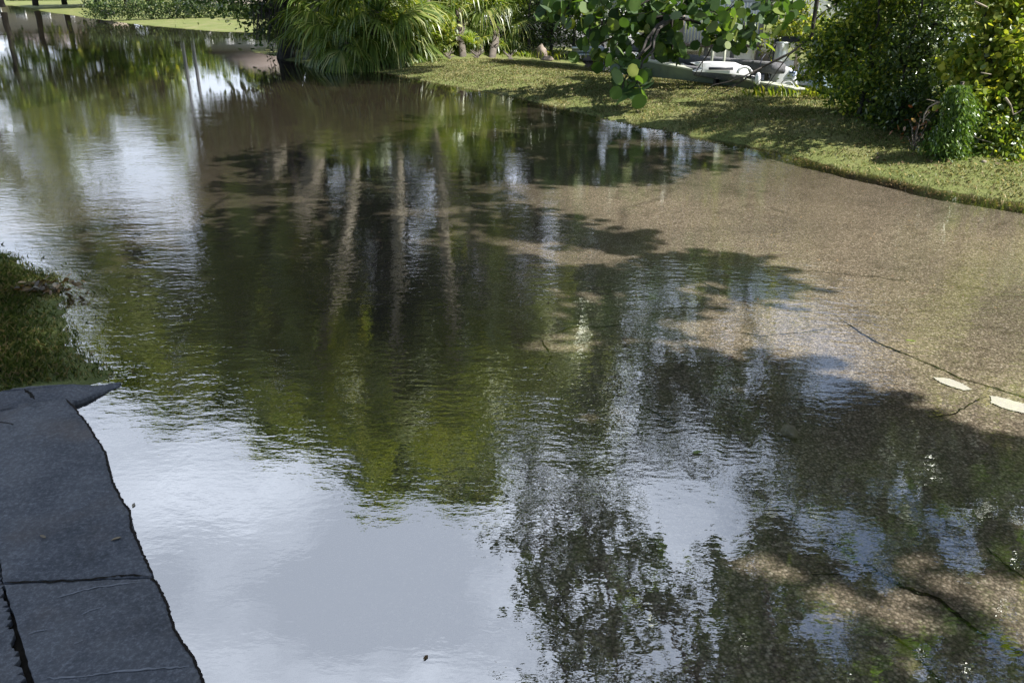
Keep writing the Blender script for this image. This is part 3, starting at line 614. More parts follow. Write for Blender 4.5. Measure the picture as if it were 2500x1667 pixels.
# ------------------------------------------------------------------ seawall, beams and gear on the right bank
def slab_between(name, matr, pa, pb_, th, ztop, zbot, parent=None):
    a = Vector((pa[0], pa[1], 0)); b = Vector((pb_[0], pb_[1], 0)); d = (b-a).normalized(); n = Vector((-d.y, d.x, 0))*th
    mb = MB(); mb.prism([(a.x, a.y), (b.x, b.y), (b.x+n.x, b.y+n.y), (a.x+n.x, a.y+n.y)], zbot, ztop); return mb.build(name, matr, parent, bevel=.01)
wa = gz(1560, 178); wb = gz(1935, 236)
YW0, YW1 = wa.y, wb.y
wallt = thing('garden_wall', 'low green grey wall with a pale cap behind the right lawn', 'wall', wa)
zc0 = A(1560, 153, YW0).z; zc1 = A(1935, 208, YW1).z; zc = (zc0+zc1)/2
slab_between('wall', SEAW, wa, wb, .14, zc-.02, -.1, wallt)
a = wa+Vector((0, -.02, 0)); b_ = wb+Vector((0, -.02, 0)); slab_between('cap', CAPM, a, b_, .2, zc+.012, zc-.022, wallt)
def padded_beam(label, p0, p1, r, posts=2):
    t = thing('padded_beam', label, 'beam', p0, 'grey padded boat lift beams'); mb = MB(); P0 = Vector(p0); P1 = Vector(p1); pts = [P0.lerp(P1, k/8) for k in range(9)]
    V = []
    d = (P1-P0).normalized(); s = d.cross(Vector((0, 0, 1))).normalized(); u = s.cross(d)
    ring = [(-1, -.6), (-.8, -.85), (.8, -.85), (1, -.6), (1, .5), (.75, .85), (-.75, .85), (-1, .5)]
    for q in pts:
        w_ = 1+random.uniform(-.05, .05)
        for (a, b) in ring: V.append(tuple(q+s*a*r*w_*1.3+u*b*r*w_))
    fs = [(i*8+j, i*8+(j+1) % 8, (i+1)*8+(j+1) % 8, (i+1)*8+j) for i in range(8) for j in range(8)]+[tuple(range(8))[::-1], tuple(64+j for j in range(8))]
    mb.add(V, fs); mb.build('padding', GREYP, t, True)
    for k in (.25, .8):
        q = P0.lerp(P1, k); pm = MB(); pm.box((q.x, q.y, (q.z-r+.1)/2+.0), (.08, .08, max(.1, q.z-r-.05))); pm.build('bracket', DARKM, t)
    return t
Yb = wa.y+.9
padded_beam('long grey carpeted beam, upper of the two beams behind the wall', A(1640, 140, Yb+.4), A(1900, 168, wb.y+.9), .10)
padded_beam('grey carpeted beam lying lower, right behind the wall cap', A(1600, 160, Yb-.2), A(1800, 188, wb.y+1.1), .085)
padded_beam('grey padded beam end showing between the sea grape leaves', A(1540, 118, Yb+1.4), A(1640, 125, Yb+1.3), .09)
# white curved hull-like bracket on the wall
q0 = A(1750, 165, wb.y+.3)
t = thing('white_cradle', 'white moulded cradle with an oval hole lying on the wall', 'cradle', q0); mb = MB()
Pm = [(1688, 155), (1740, 152), (1800, 155), (1823, 165), (1832, 185), (1845, 187), (1800, 184), (1765, 180), (1740, 178), (1695, 176), (1715, 168), (1700, 160)]
Q = [A(x, y, wb.y+.55) for x, y in Pm]; n = len(Q); V = [tuple(v) for v in Q]+[(v.x, v.y+.18, v.z) for v in Q]
mb.add(V, [tuple(range(n)), tuple(range(n, 2*n))[::-1]]+[(i, n+i, n+(i+1) % n, (i+1) % n) for i in range(n)]); mb.build('cradle_body', WHITE, t, bevel=.01)
mb = MB(); q = [A(1818+18*math.cos(a), 182-18*math.sin(a), wb.y+.5) for a in np.linspace(0, math.pi*.95, 10)]; mb.tube(q, .02, 8); mb.build('handle', WHITE, t)
mb = MB(); mb.box(tuple(A(1760, 168, wb.y+.53)), (.38, .02, .04)); mb.build('opening', DARKM, t)
# white rounded box with arches and label
f0 = gz(1925, 226); YP = f0.y-.05; t = thing('pump_cover', 'white moulded cover with raised arches and a small blue label', 'cover', f0)
s = YP*CP/F*1.06
fx0 = (1888, 228); prof = [(1884, 226), (1890, 205), (1899, 182), (1908, 168), (1918, 164), (1932, 166), (1942, 176), (1947, 195), (1949, 212), (1948, 229)]
Q = [A(x, y, YP) for x, y in prof]
for v in Q: v.z = max(v.z, f0.z-.02)
n = len(Q); V = []
for k, (dy, sc_) in enumerate(((0.02, .96), (0, .9), (.02, .98), (.3, 1.0), (.33, .95))):
    cx = sum(v.x for v in Q)/n; V += [(cx+(v.x-cx)*(sc_ if k else .82), v.y+dy, f0.z+(v.z-f0.z)*(sc_ if k else .85)) for v in Q]
mb = MB(); fs = []
for k in range(1, 4):
    for i in range(n-1): fs.append((k*n+i, k*n+i+1, (k+1)*n+i+1, (k+1)*n+i))
fs.append(tuple(n+i for i in range(n))[::-1]); fs.append(tuple(4*n+i for i in range(n)))
mb.add(V, fs); mb.build('shell', WHITE, t, False, bevel=.006)
for ra in (21, 16, 11, 6.5):
    mb = MB(); q = [A(1925+ra*1.0*math.cos(a), 224-ra*1.55*math.sin(a), YP-.004) for a in np.linspace(.02, math.pi-.02, 14)]
    mb.tube(q, .006, 6, True); mb.build('arch_rib', GREYP if ra in (21, 11) else WHITE, t)
mb = MB(); c = A(1935, 181, YP-.01); mb.box(tuple(c), (.125, .012, .085)); lb = mb.build('label_plate', pbr('label_pale', (.55, .62, .75), .05, 10, .4), t)
mb = MB(); c = A(1935, 177.5, YP-.018); mb.box(tuple(c), (.105, .006, .032)); mb.build('label_print', LABELB, lb)
mb = MB(); c = A(1936, 186, YP-.018); mb.box(tuple(c), (.03, .006, .02)); mb.build('label_print', LABELB, lb)
# galvanised bucket-like motor on a post
def lathe(mb, c, prof, n=20):
    c = Vector(c); V = []
    for (r, z) in prof:
        for j in range(n): th = 2*math.pi*j/n; V.append((c.x+r*math.cos(th), c.y+r*math.sin(th), c.z+z))
    k = len(prof); mb.add(V, [(i*n+j, i*n+(j+1) % n, (i+1)*n+(j+1) % n, (i+1)*n+j) for i in range(k-1) for j in range(n)]+[tuple(range(n))[::-1], tuple((k-1)*n+j for j in range(n))]); return mb
ym = f0.y+.45; c = A(1905, 150, ym); h = (A(1905, 104, ym)-c).length
t = thing('winch_drum', 'shiny galvanised drum above the white cover, rusty underneath', 'drum', c)
lathe(MB(), c, [(.08, 0), (.115, .0), (.118, .02), (.105, h*.5), (.1, h*.93), (.11, h*.95), (.11, h), (.02, h+.01)]).build('drum', CHROME, t, True)
mb = MB(); mb.tube([c, A(1908, 165, ym), A(1905, 185, ym)], [.035, .03, .04], 8); mb.build('rusty_stem', RUST, t)
mb = MB(); mb.box(tuple(A(1873, 175, ym)), (.07, .04, .3)); mb.build('bracket', GREYP, t)
# steel post
c = gz(1988, 228); ztop = A(1988, 114, c.y).z; t = thing('steel_post', 'grey steel mooring post with a shiny flanged cap behind the lawn', 'post', c); hh = ztop-c.z
lathe(MB(), c, [(.065, -.1), (.065, hh*.55)]).build('pole', CHROME, t, True)
lathe(MB(), c+Vector((0, 0, hh*.55)), [(.06, 0), (.085, 0), (.085, hh*.08), (.07, hh*.09), (.07, hh*.34), (.095, hh*.36), (.095, hh*.42)]).build('sleeve', pbr('dull_steel', (.3, .31, .33), .2, 9, .4, metal=.7), t, True)
lathe(MB(), c+Vector((0, 0, hh*.972)), [(.11, 0), (.115, .01), (.115, .02), (.1, .03)]).build('cap', CHROME, t, True)
t = thing('mooring_rail', 'dark blue horizontal rail behind the steel post', 'rail', A(1990, 97, c.y+.5)); mb = MB(); q = A(1980, 97, c.y+.5); mb.box(tuple(q), (1.0, .1, .1)); mb.build('beam', NAVY, t, bevel=.01)
for xx in (1900, 2045):
    q = A(xx, 97, c.y+.5); mb = MB(); mb.box((q.x, q.y+.08, q.z/2), (.07, .06, q.z)); mb.build('post', DARKM, t)
# picket posts behind
for i, (x, y0, y1, l_) in enumerate([(1772, 102, 136, 'slim white capped post behind the beams, left of the drum'), (1745, 70, 130, 'slim white post half hidden by sea grape leaves'), (1950, 110, 215, 'thin pale post between the white cover and the steel post')]):
    Yp = c.y+(1.2 if i < 2 else .3); q = A(x, y0, Yp); t = thing('garden_post', l_, 'post', (q.x, q.y, hz(q.x, q.y)), 'slim posts behind the wall')
    mb = MB(); mb.tube([(q.x, q.y, hz(q.x, q.y)-.05), (q.x, q.y, q.z)], .025 if i < 2 else .04, 8); mb.build('shaft', CAPM if i < 2 else TWIG, t)
    lathe(MB(), (q.x, q.y, q.z), [(.045, 0), (.045, .015), (.005, .04)], 10).build('cap', CAPM if i < 2 else TWIG, t)
# tarp, log, white stone slab behind the post
q = gz(2015, 232); t = thing('tarpaulin', 'crumpled blue grey tarpaulin beside the steel post', 'tarpaulin', q)
n = 16; V = []
for i in range(n):
    for j in range(n):
        u = i/(n-1)*2-1; v = j/(n-1)*2-1; z = max(0, 1-u*u*.9-v*v*.8)**.7*.42*(1+.3*mnoise.noise((u*2.5, v*2.5, 1)))
        V.append((q.x+u*.24+.03*mnoise.noise((u*4, v*4, 5)), q.y+.25+v*.22, q.z-.02+z))
MB().grid(V, n, n).build('sheet', BLUEG, t, True)
q = gz(1985, 212); t = thing('timber_sleeper', 'brown timber sleeper lying behind the white cover', 'timber', q); mb = MB(); mb.box((q.x-.1, q.y+.8, q.z+.08), (.7, .1, .1), .1); mb.build('timber', WOOD, t, bevel=.01)
q = gz(1968, 215); t = thing('stone_slab', 'white stone slab lying beside the steel post', 'slab', q); mb = MB(); mb.box((q.x, q.y+.25, q.z+.05), (.28, .2, .05), .2); mb.build('stone', WHITEWALL, t, bevel=.015)
# aluminium gangway behind the sea grape
Yg = 21; t = thing('aluminium_beam', 'bright aluminium channel beam lying behind the lawn', 'beam', A(1420, 125, Yg))
a = A(1396, 117, Yg); b_ = A(1470, 120, Yg); 
for dz, hh in ((0, .05), (-.16, .04)):
    mb = MB(); mb.box(((a.x+b_.x)/2, a.y, a.z+dz), (b_.x-a.x, .25, hh)); mb.build('flange', CHROME, t, bevel=.006)
mb = MB(); mb.box(((a.x+b_.x)/2, a.y+.08, a.z-.08), (b_.x-a.x-.02, .02, .13)); mb.build('web', CHROME, t)
def rock(label, p, sz, sd, grp=None, matr=None, nm='rock', cat='rock'):
    mb = MB(); V = []; n = 12; random.seed(sd)
    for i in range(n+1):
        for j in range(n):
            a = math.pi*i/n; b = 2*math.pi*j/n; d = Vector((math.sin(a)*math.cos(b), math.sin(a)*math.sin(b), math.cos(a))); k = 1+.35*mnoise.noise(d*1.6+Vector((sd, 0, 0)))+.1*mnoise.noise(d*5)
            V.append((p[0]+d.x*k*sz[0], p[1]+d.y*k*sz[1], p[2]+d.z*k*sz[2]))
    mb.add(V, [(i*n+j, (i+1)*n+j, (i+1)*n+(j+1) % n, i*n+(j+1) % n) for i in range(n) for j in range(n)])
    o = mb.build(nm, matr or ROCK, None, True); tag(o, label, cat, grp); return o
rock('rounded brown rock at the back edge of the lawn beside the screen', gz(1322, 142)+Vector((0, 0, .12)), (.13, .12, .17), 1)
rock('flat brown rock right of the rounded one on the lawn edge', gz(1336, 148)+Vector((0, 0, .03)), (.14, .12, .08), 2)
rock('crumpled grey blue sack behind the lawn under the aluminium beam', gz(1462, 146)+Vector((0, 0, .13)), (.2, .14, .18), 3, None, pbr('sack_cloth', (.25, .27, .33), .3, 14, .8), 'sack', 'sack')
rock('dark stone block lying left of the grey sack', gz(1440, 150)+Vector((0, 0, .05)), (.2, .12, .08), 4, None, pbr('dark_stone', (.12, .105, .1), .3, 14, .9))
rock('pale porous stone under the water in the shade', W(1927, 1052, -.03), (.035, .042, .022), 5, None, pbr('pale_stone', (.5, .45, .38), .3, 30, .8))
rock('brown stone on the mound at the foot of the right shrubs', gz(2105, 318), (.09, .06, .04), 6)

# things far behind, seen through the gaps
Yj = 19.5; xa = A(1600, 60, Yj).x; xb = A(1860, 60, Yj).x
t = thing('jetty', 'low wooden jetty with a white slatted rail behind the padded beams', 'jetty', (xa, Yj, 0)); mb = MB()
for i in range(22):
    x = xa+(xb-xa)*i/21; mb.box((x, Yj+.6, .42), ((xb-xa)/21-.015, 1.4, .045))
mb.build('deck', WOOD, t)
for i in range(5):
    x = xa+(xb-xa)*i/4; mb = MB(); mb.tube([(x, Yj, -.3), (x, Yj, 1.45)], .05, 8); mb.build('post', TWIG, t)
mb = MB()
for i in range(34): mb.box((xa+(xb-xa)*(i+.5)/34, Yj+.06, .92), (.05, .025, .85))
mb.build('slats', WHITE, t); mb = MB(); mb.box(((xa+xb)/2, Yj+.09, 1.38), (xb-xa, .04, .07)); mb.build('rail', WHITE, t)
# cables, fender and hose about the gear
t = thing('fender', 'white oblong boat fender leaning on the wall below the padded beam', 'fender', A(1850, 192, wb.y+.35)); q = A(1850, 194, wb.y+.35)
lathe(MB(), q, [(.012, -.09), (.035, -.07), (.042, -.02), (.042, .04), (.032, .08), (.012, .1)], 14).build('body', WHITE, t, True); mb = MB(); mb.tube([q+Vector((0, 0, .15)), q+Vector((.04, .05, .3)), q+Vector((.1, .1, .36))], .008, 5); mb.build('rope', NAVY, t)
t = thing('hose', 'thin dark hose looping from the drum down to the white cover', 'hose', A(1872, 120, ym)); mb = MB(); mb.tube([A(x, y, ym-.05) for x, y in ((1893, 108), (1884, 122), (1876, 145), (1872, 170), (1876, 190), (1886, 204), (1898, 214))], .011, 6); mb.build('hose', RUBBER, t)
def house(label, x0, x1, Y, h, cm, rz=.0):
    a = (x0-1250)/F*Y*1.0; b = (x1-1250)/F*Y; wd = b-a; cx = (a+b)/2; dp = 8.0
    t = thing('house', label, 'house', (cx, Y+dp/2, .3)); mb = MB(); mb.box((cx, Y+dp/2, h/2), (wd, dp, h+.2)); wl = mb.build('wall', cm, t)
    rb = MB(); rb.add([(cx-wd/2-.5, Y-.5, h+.1), (cx+wd/2+.5, Y-.5, h+.1), (cx+wd/2+.5, Y+dp+.5, h+.1), (cx-wd/2-.5, Y+dp+.5, h+.1), (cx-wd/2+2, Y+dp/2, h+1.9), (cx+wd/2-2, Y+dp/2, h+1.9)], [(0, 1, 5, 4), (1, 2, 5), (2, 3, 4, 5), (3, 0, 4), (3, 2, 1, 0)]); rb.build('roof', ROOF, t)
    k = max(2, int(wd/3))
    for i in range(k):
        wx = cx-wd/2+(i+.5)*wd/k
        fb = MB(); fb.box((wx, Y-.03, 1.6), (1.5, .1, 1.3)); fr_ = fb.build('window', WHITE, t); gb = MB(); gb.box((wx, Y-.09, 1.6), (1.3, .03, 1.1)); gb.build('pane', GLASS, fr_)
    return t
house('white house far behind the palm clump', 1180, 1520, 44, 3.4, WHITEWALL)
house('pale house far across the water behind the hedge', 560, 760, 70, 3.2, HOUSEC[0])
house('warm rendered house far left behind the trees', 60, 330, 118, 4.2, HOUSEC[1])
house('white bungalow behind the garden gear on the right', 1600, 2080, 39, 3.2, WHITEWALL)
# white moored boat behind the screen
Yh = 29; t = thing('moored_boat', 'white boat moored behind the dark screen of twigs', 'boat', ((1360-1250)/F*Yh, Yh, 0)); cx = (1360-1250)/F*Yh; V = []; nS = 12
for i in range(nS):
    u = i/(nS-1); wdt = .95*(1-max(0, u-.45)**2/.3025*.97); x = cx-2.6+5.2*u; sh = .75+.3*u*u
    for (a, z) in ((-1, sh), (-.8, .15), (0, -.1), (.8, .15), (1, sh)): V.append((x, Yh+a*wdt, z))
mb = MB().grid(V, nS, 5); mb.add([V[0], V[1], V[2], V[3], V[4]], [(0, 1, 2, 3, 4)]); mb.build('hull', WHITE, t, True)
mb = MB(); mb.prism([(cx-2.55, Yh-.85), (cx+.2, Yh-.9), (cx+1.6, Yh-.5), (cx+2.3, Yh), (cx+1.6, Yh+.5), (cx+.2, Yh+.9), (cx-2.55, Yh+.85)], .6, .68); mb.build('deck', WHITEWALL, t)
mb = MB(); mb.box((cx-.2, Yh, 1.0), (1.0, .9, .65)); mb.build('console', BLUEG, t, bevel=.06)
# screen of dark twigs with small leaves (1280-1500)
for i, (x, l_) in enumerate([(1290, 'dark twiggy shrub left in the screen beside the palms'), (1345, 'dark twiggy shrub in the middle of the screen behind the rocks'), (1400, 'dark twiggy shrub with a straight stem left of the aluminium beam'), (1470, 'dark twiggy shrub at the right end of the screen behind the sea grape')]):
    b0 = gz(x, 134); Yc = b0.y+.4
    clump_tree('shrub', l_, 'shrub', b0, [(A(x, 70, Yc), (.5, .4, .55)), (A(x+8, -20, Yc), (.6, .5, .7)), (RF(x, 200, Yc), (.8, .6, .7))], LM['dark'], .05, DARKBARK, .07, OVAL, 26, 34, .22, .2, 'dark shrubs forming the screen', twigs=True)

# ------------------------------------------------------------------ right bank shrubs
def sh(label, base, crowns, lm, leaf, nc, m, cr, grp='shrubs on the right bank', bark=BARK, shape=OVAL, tr=.05, up=.4):
    base = Vector(base)+Vector((0, .7, 0)); return clump_tree('shrub', label, 'shrub', base, crowns, lm, tr*.7, DARKBARK, leaf, shape, nc, m, cr, up, grp)
def gc(px, py, Y, rx, ry, rd=None):
    s = Y*CP/F*1.05; return (A(px, py, Y), (rx*s, (rd or rx)*s, ry*s))
sh('dark leafy shrub hanging over the lawn at the left of the right thicket', gz(2150, 345), [gc(2080, 90, 10.6, 75, 90), gc(2120, 200, 10.2, 80, 90), gc(2190, 40, 10.6, 90, 80), gc(2150, 290, 10, 70, 50), gc(2200, 330, 9.6, 70, 40), gc(2020, 130, 10.9, 60, 70), gc(2160, -100, 10.6, 120, 90)], LM['mid'], .065, 46, 62, .22)
sh('shrub with small dark leaves in the centre of the right thicket', gz(2230, 360), [gc(2230, 150, 9.8, 80, 90), gc(2220, 260, 9.5, 70, 70), gc(2300, 330, 9.1, 70, 50), gc(2160, 330, 9.9, 50, 35), gc(2290, 60, 9.9, 90, 80), gc(2260, -80, 10, 120, 80)], LM['dark'], .06, 46, 62, .22)
sh('shrub with bright round leaves above the vine', gz(2440, 395), [gc(2400, 140, 8.9, 80, 75), gc(2400, 250, 8.7, 55, 60), gc(2470, 50, 8.9, 80, 80), gc(2500, 220, 8.7, 60, 90), gc(2430, -90, 9, 110, 80)], LM['bright'], .065, 40, 44, .2, shape=ROUND*np.array([1, .8, 1]))
sh('dark shrub at the right edge of the view behind fallen wood', gz(2520, 420), [gc(2500, 340, 8.4, 60, 70), gc(2440, 340, 8.3, 60, 60), gc(2490, 400, 8.0, 50, 35), gc(2400, 380, 8.3, 40, 35), gc(2580, 200, 8.4, 80, 110), gc(2380, 330, 8.8, 40, 60)], LM['mid'], .055, 36, 60, .2)
sh('pale green shrub at the back between sea grape and thicket', gz(2050, 235), [gc(1960, 40, 14.8, 50, 50), gc(2010, 90, 14.6, 40, 40), gc(1920, 90, 15.4, 50, 40)], LM['bright'], .08, 18, 40, .25)
# vine draped column
b0 = gz(2330, 400)+Vector((0, .5, 0)); t = thing('vine_mound', 'tall mound of small leaved vine draped to the grass', 'vine', b0); mb = MB()
for i in range(13000):
    y = random.uniform(208, 424); k = (y-208)/216.; half = (17+56*k**.8)*(1+.32*mnoise.noise((y*.035, 3.1, i%2*9.))); cx = 2352-28*k+10*math.sin(y*.05); x = cx+random.gauss(0, half*.6)
    if abs(x-cx) > half*1.5: continue
    e = 1-min(1, abs(x-cx)/half)**2; Yv = 8.35-.22*math.sqrt(max(0, e))-.02*k+random.gauss(0, .07)
    p = A(x, y, Yv); mb.v.append(np.array([p])) if False else None
    V, k2 = leaf_arr(np.array([p]), .045, NARROW*np.array([1, 2.6, 1]), .1, np.array([[random.gauss(0, .5), -.4, -1.]])); mb.poly(V, k2)
mb.build('crown', LM['vine'], t)
mb = MB(); mb.tube([b0, A(2340, 300, 8.5), A(2350, 200, 8.5)], [.04, .03, .02], 6)
for i in range(10): mb.tube([A(2345, 220+i*15, 8.5), A(2345+random.uniform(-25, 25), 210+i*18, 8.35)], [.01, .004], 4)
mb.build('stem', BARK, t)
# dead pale twigs and bending stem
def twigthing(label, strokes, Y, matr=TWIG, nm='dead_branch', cat='branch', grp=None):
    p0 = A(*strokes[0][0][0], Y); t = thing(nm, label, cat, p0, grp)
    for pts, r0, r1 in strokes:
        mb = MB(); P = [A(x, y, Y+random.uniform(-.05, .05)) for x, y in pts]; n = len(P); mb.tube(P, [r0+(r1-r0)*i/(n-1) for i in range(n)], 6); mb.build('twig', matr, t)
    return t
twigthing('pale bent twig arching out of the vine mound', [([(2300, 250), (2285, 252), (2268, 262), (2257, 280), (2254, 300)], .009, .006), ([(2300, 250), (2280, 247), (2262, 243)], .006, .003), ([(2256, 290), (2266, 278), (2272, 272)], .004, .002), ([(2256, 292), (2266, 292), (2272, 298)], .004, .002), ([(2256, 292), (2245, 290)], .004, .002)], 8.35)
twigthing('bare grey twigs among the leaves right of the vine mound', [([(2360, 333), (2375, 332), (2390, 340), (2420, 348)], .006, .003), ([(2420, 380), (2425, 360), (2432, 345), (2428, 332)], .008, .003), ([(2430, 350), (2440, 340)], .005, .002), ([(2455, 240), (2468, 258), (2473, 278)], .012, .006), ([(2473, 280), (2485, 275), (2495, 268)], .006, .003), ([(2380, 5), (2410, 18)], .01, .006), ([(2395, 178), (2420, 182)], .006, .003)], 8.15)
twigthing('broken pale log lying in the shade under the right shrubs', [([(2400, 395), (2420, 407), (2440, 418)], .02, .03), ([(2440, 430), (2470, 436), (2500, 438)], .012, .008)], 7.9, TWIG, 'log', 'log')
# red leaves shrub
b0 = gz(2230, 370); t = thing('shrub', 'little shrub of red and pink dry leaves in the dark hollow', 'shrub', b0, 'shrubs on the right bank'); mb = MB()
P = np.array([A(random.gauss(2240, 26), random.gauss(312, 20), 8.9+random.gauss(0, .1)) for _ in range(46)]); V, k = leaf_arr(P, .06, OVAL, .5); mb.poly(V, k); mb.build('crown', LM['red'], t)
mb = MB()
for q in P[::3]: mb.tube([b0, b0.lerp(Vector(q), .6)+Vector((0, 0, .05)), q], [.006, .004, .002], 4)
mb.build('stem', BARK, t)

# ------------------------------------------------------------------ trees standing over the road: seen as reflections and shadows
def over_tree(label, base, fork, clumps, leaf=.17, n=90, spread=.55, tr=.2, up=.4, lm='grape', shape=ROUND):
    t = thing('overhanging_tree', label, 'tree', base, 'trees standing over the flooded road'); tb = MB(); mb = MB()
    fk = Vector(fork); p, r = limb(Vector(base)-Vector((0, 0, .1)), fk, tr, tr*.75, 0, 6, .03); tb.tube(p, r, 10)
    nodes = [fk]
    for (c, k, s) in sorted(clumps, key=lambda q: (Vector(q[0])-fk).length):
        c = Vector(c); n0 = min(nodes, key=lambda n: (c-n).length+.55*(n-fk).length); d0 = (n0-fk).length
        r0 = tr*.24*max(.2, 1-d0/7.5); r1 = max(.010, tr*.2*max(.06, 1-(c-fk).length/7))
        p, r = limb(n0, c, r0, r1, .05, 7, .09); tb.tube(p, r, 7); nodes.append(c)
        P, C = clump_pts(c, (spread*s, spread*s, spread*s*.6), max(4, int(9*k)), int(n/7), .2); V, kk = leaf_arr(P, leaf, shape, up); mb.poly(V, kk)
        for q in C[:8]: p, r = limb(c, q, .015, .005, .03, 3); tb.tube(p, r, 4, False)
    tb.build('trunk', DARKBARK, t, True); mb.build('crown', LM[lm], t); return t
# clumps by reflected pixel and distance
cs = []
random.seed(31)
for (x, y, k_, s_) in [(1440, 670, .6, .3), (1560, 680, .7, .32), (1680, 650, .8, .35), (1790, 660, .8, .35), (1900, 700, .6, .25), (1620, 740, .7, .3), (1500, 780, .6, .3), (1470, 420, .9, .5), (1600, 430, .6, .35), (1520, 580, .8, .3), (1380, 560, .8, .4), (1300, 700, .8, .4),
               (1350, 330, 1, .7), (1200, 380, 1, .8), (1350, 430, 1, .7), (1150, 480, 1, .8), (1280, 540, 1, .6), (1050, 420, 1, .8), (1000, 560, 1, .8), (1150, 620, 1, .6), (1180, 760, 1, .5), (900, 480, 1, .8), (1000, 720, 1, .6),
               (1500, 1190, .9, .25), (1650, 1260, .8, .2), (1800, 1190, .9, .25), (1950, 1200, .9, .22), (2100, 1270, .7, .18), (1350, 1150, .9, .3), (1600, 860, .9, .35), (1500, 930, .9, .35), (1700, 960, .9, .32), (1850, 920, .9, .3), (1980, 950, .8, .25), (2120, 1010, .9, .27), (2260, 1070, .9, .27), (2420, 1120, .9, .25), (2060, 1110, .9, .27), (1900, 1080, .9, .27), (1750, 1080, .9, .3), (2420, 1260, .6, .2), (1560, 1080, .9, .3), (1380, 900, .9, .4),
               (1420, 1300, .9, .3), (1950, 1640, .7, .2), (1700, 1580, .7, .2), (1450, 1480, .9, .3), (2210, 1300, .3, .1), (2010, 1600, .6, .14), (1850, 1650, .8, .18), (1740, 1270, .8, .18), (2450, 1640, .5, .12), (1250, 950, 1, .4), (1200, 1150, 1, .35), (700, 400, 1, 1), (820, 540, 1, .8), (600, 540, 1, .9), (820, 720, 1, .7), (620, 720, 1, .8), (1000, 850, 1, .6), (820, 900, 1, .6), (600, 860, 1, .7), (1020, 1020, 1, .5)]:
    q = W(x, y, -.05); h = random.uniform(4.5, 5.2); k = h/SUN.z; cs.append(((q.x+SUN.x*k, q.y+SUN.y*k, h), k_, s_))
for (x, y) in [(2000, 1430), (1850, 1510), (1900, 1370), (2200, 1480), (2400, 1300), (2250, 1390), (2470, 1440), (2330, 1500), (2480, 1180), (2150, 1250), (2300, 1200)]:
    v = ray(x, y); h = 5.0; cs.append((RF(x, y, (h+HC)/(-v.z)*v.y), .7, .5))
over_tree('sea grape tree with round leaves high over the middle of the flooded road', (12.4, 2.0, .25), (9.8, 2.8, 4.8), cs, n=110, lm='grape', spread=.75, tr=.13)
cs = []
for (x, y, h, k, s) in [(1500, 840, 2.9, 1, .8), (1600, 780, 2.8, 1, .8), (1720, 900, 2.9, 1.2, .8), (1830, 960, 3.0, 1.2, .8), (1640, 920, 2.7, 1, .7), (1930, 1040, 3.1, 1, .7), (1560, 660, 2.6, 1, .8), (1480, 950, 2.9, 1, .6), (1760, 760, 2.8, .8, .6), (1620, 980, 2.9, .8, .6), (1730, 1030, 3.1, .8, .6), (1810, 860, 3.0, .8, .6), (1900, 900, 3.2, .8, .7), (1440, 740, 2.7, 1, .8), (1790, 680, 2.8, 1, .7), (1720, 600, 2.8, .8, .8), (1850, 770, 3.0, .8, .6)]:
    v = ray(x, y); cs.append((RF(x, y, (h+HC)/(-v.z)*v.y), k, s))
over_tree('low limbed sea grape tree leaning out over the water from the right bank', (7.4, 12.6, .25), (6.2, 11.4, 3.2), cs, n=110, tr=.13)
cs = []
for (x, y, Y, k, s) in [(1330, 1330, 5.2, 1, .5), (1360, 1480, 5.0, 1.2, .6), (1420, 1240, 5.3, 1, .6), (1480, 1400, 5.0, 1.3, .8), (1620, 1500, 4.8, 1.2, .7), (1500, 1600, 4.7, 1.4, .8), (1380, 1640, 4.8, 1.2, .6), (1700, 1640, 4.6, 1, .7), (1900, 1600, 4.4, .8, .6)]:
    cs.append((RF(x, y, Y), k, s))
for (x, y, k, s) in [(1230, 1060, 1, .6), (1330, 1010, 1, .7), (1440, 1060, .8, .5), (1570, 1110, 1, .6), (1310, 1160, .9, .5), (1410, 1170, .9, .5), (1680, 1120, .8, .5), (1790, 1060, 1, .6), (1280, 1250, .7, .35), (1680, 1010, 1, .6), (1950, 1130, 1, .6), (2080, 1180, 1, .6), (1860, 1200, .7, .45)]:
    v = ray(x, y); h = 3.3; cs.append((RF(x, y, (h+HC)/(-v.z)*v.y), k, s))
over_tree('leafy dark tree reaching over the near right of the road', (6.5, -3.2, .2), (3.5, .6, 4.6), cs, .11, 150, .75, .22, .3, 'dark', OVAL)
cs = []  # crown added to keep bright sky out of the lower right reflections
random.seed(77)
for i in range(46):
    x = random.uniform(1760, 2600); y = random.uniform(1120, 1760); h = random.uniform(5.4, 6.6)
    if 1700 < x < 1880 and y < 1330: continue
    v = ray(x, y); cs.append((RF(x, y, (h+HC)/(-v.z)*v.y), .9, .62))
over_tree('added dense dark crown covering the reflected sky at the lower right of the road', (12.2, 8.6, .25), (9.6, 8.4, 4.8), cs, .13, 170, .8, .14, .3, 'dark', OVAL)
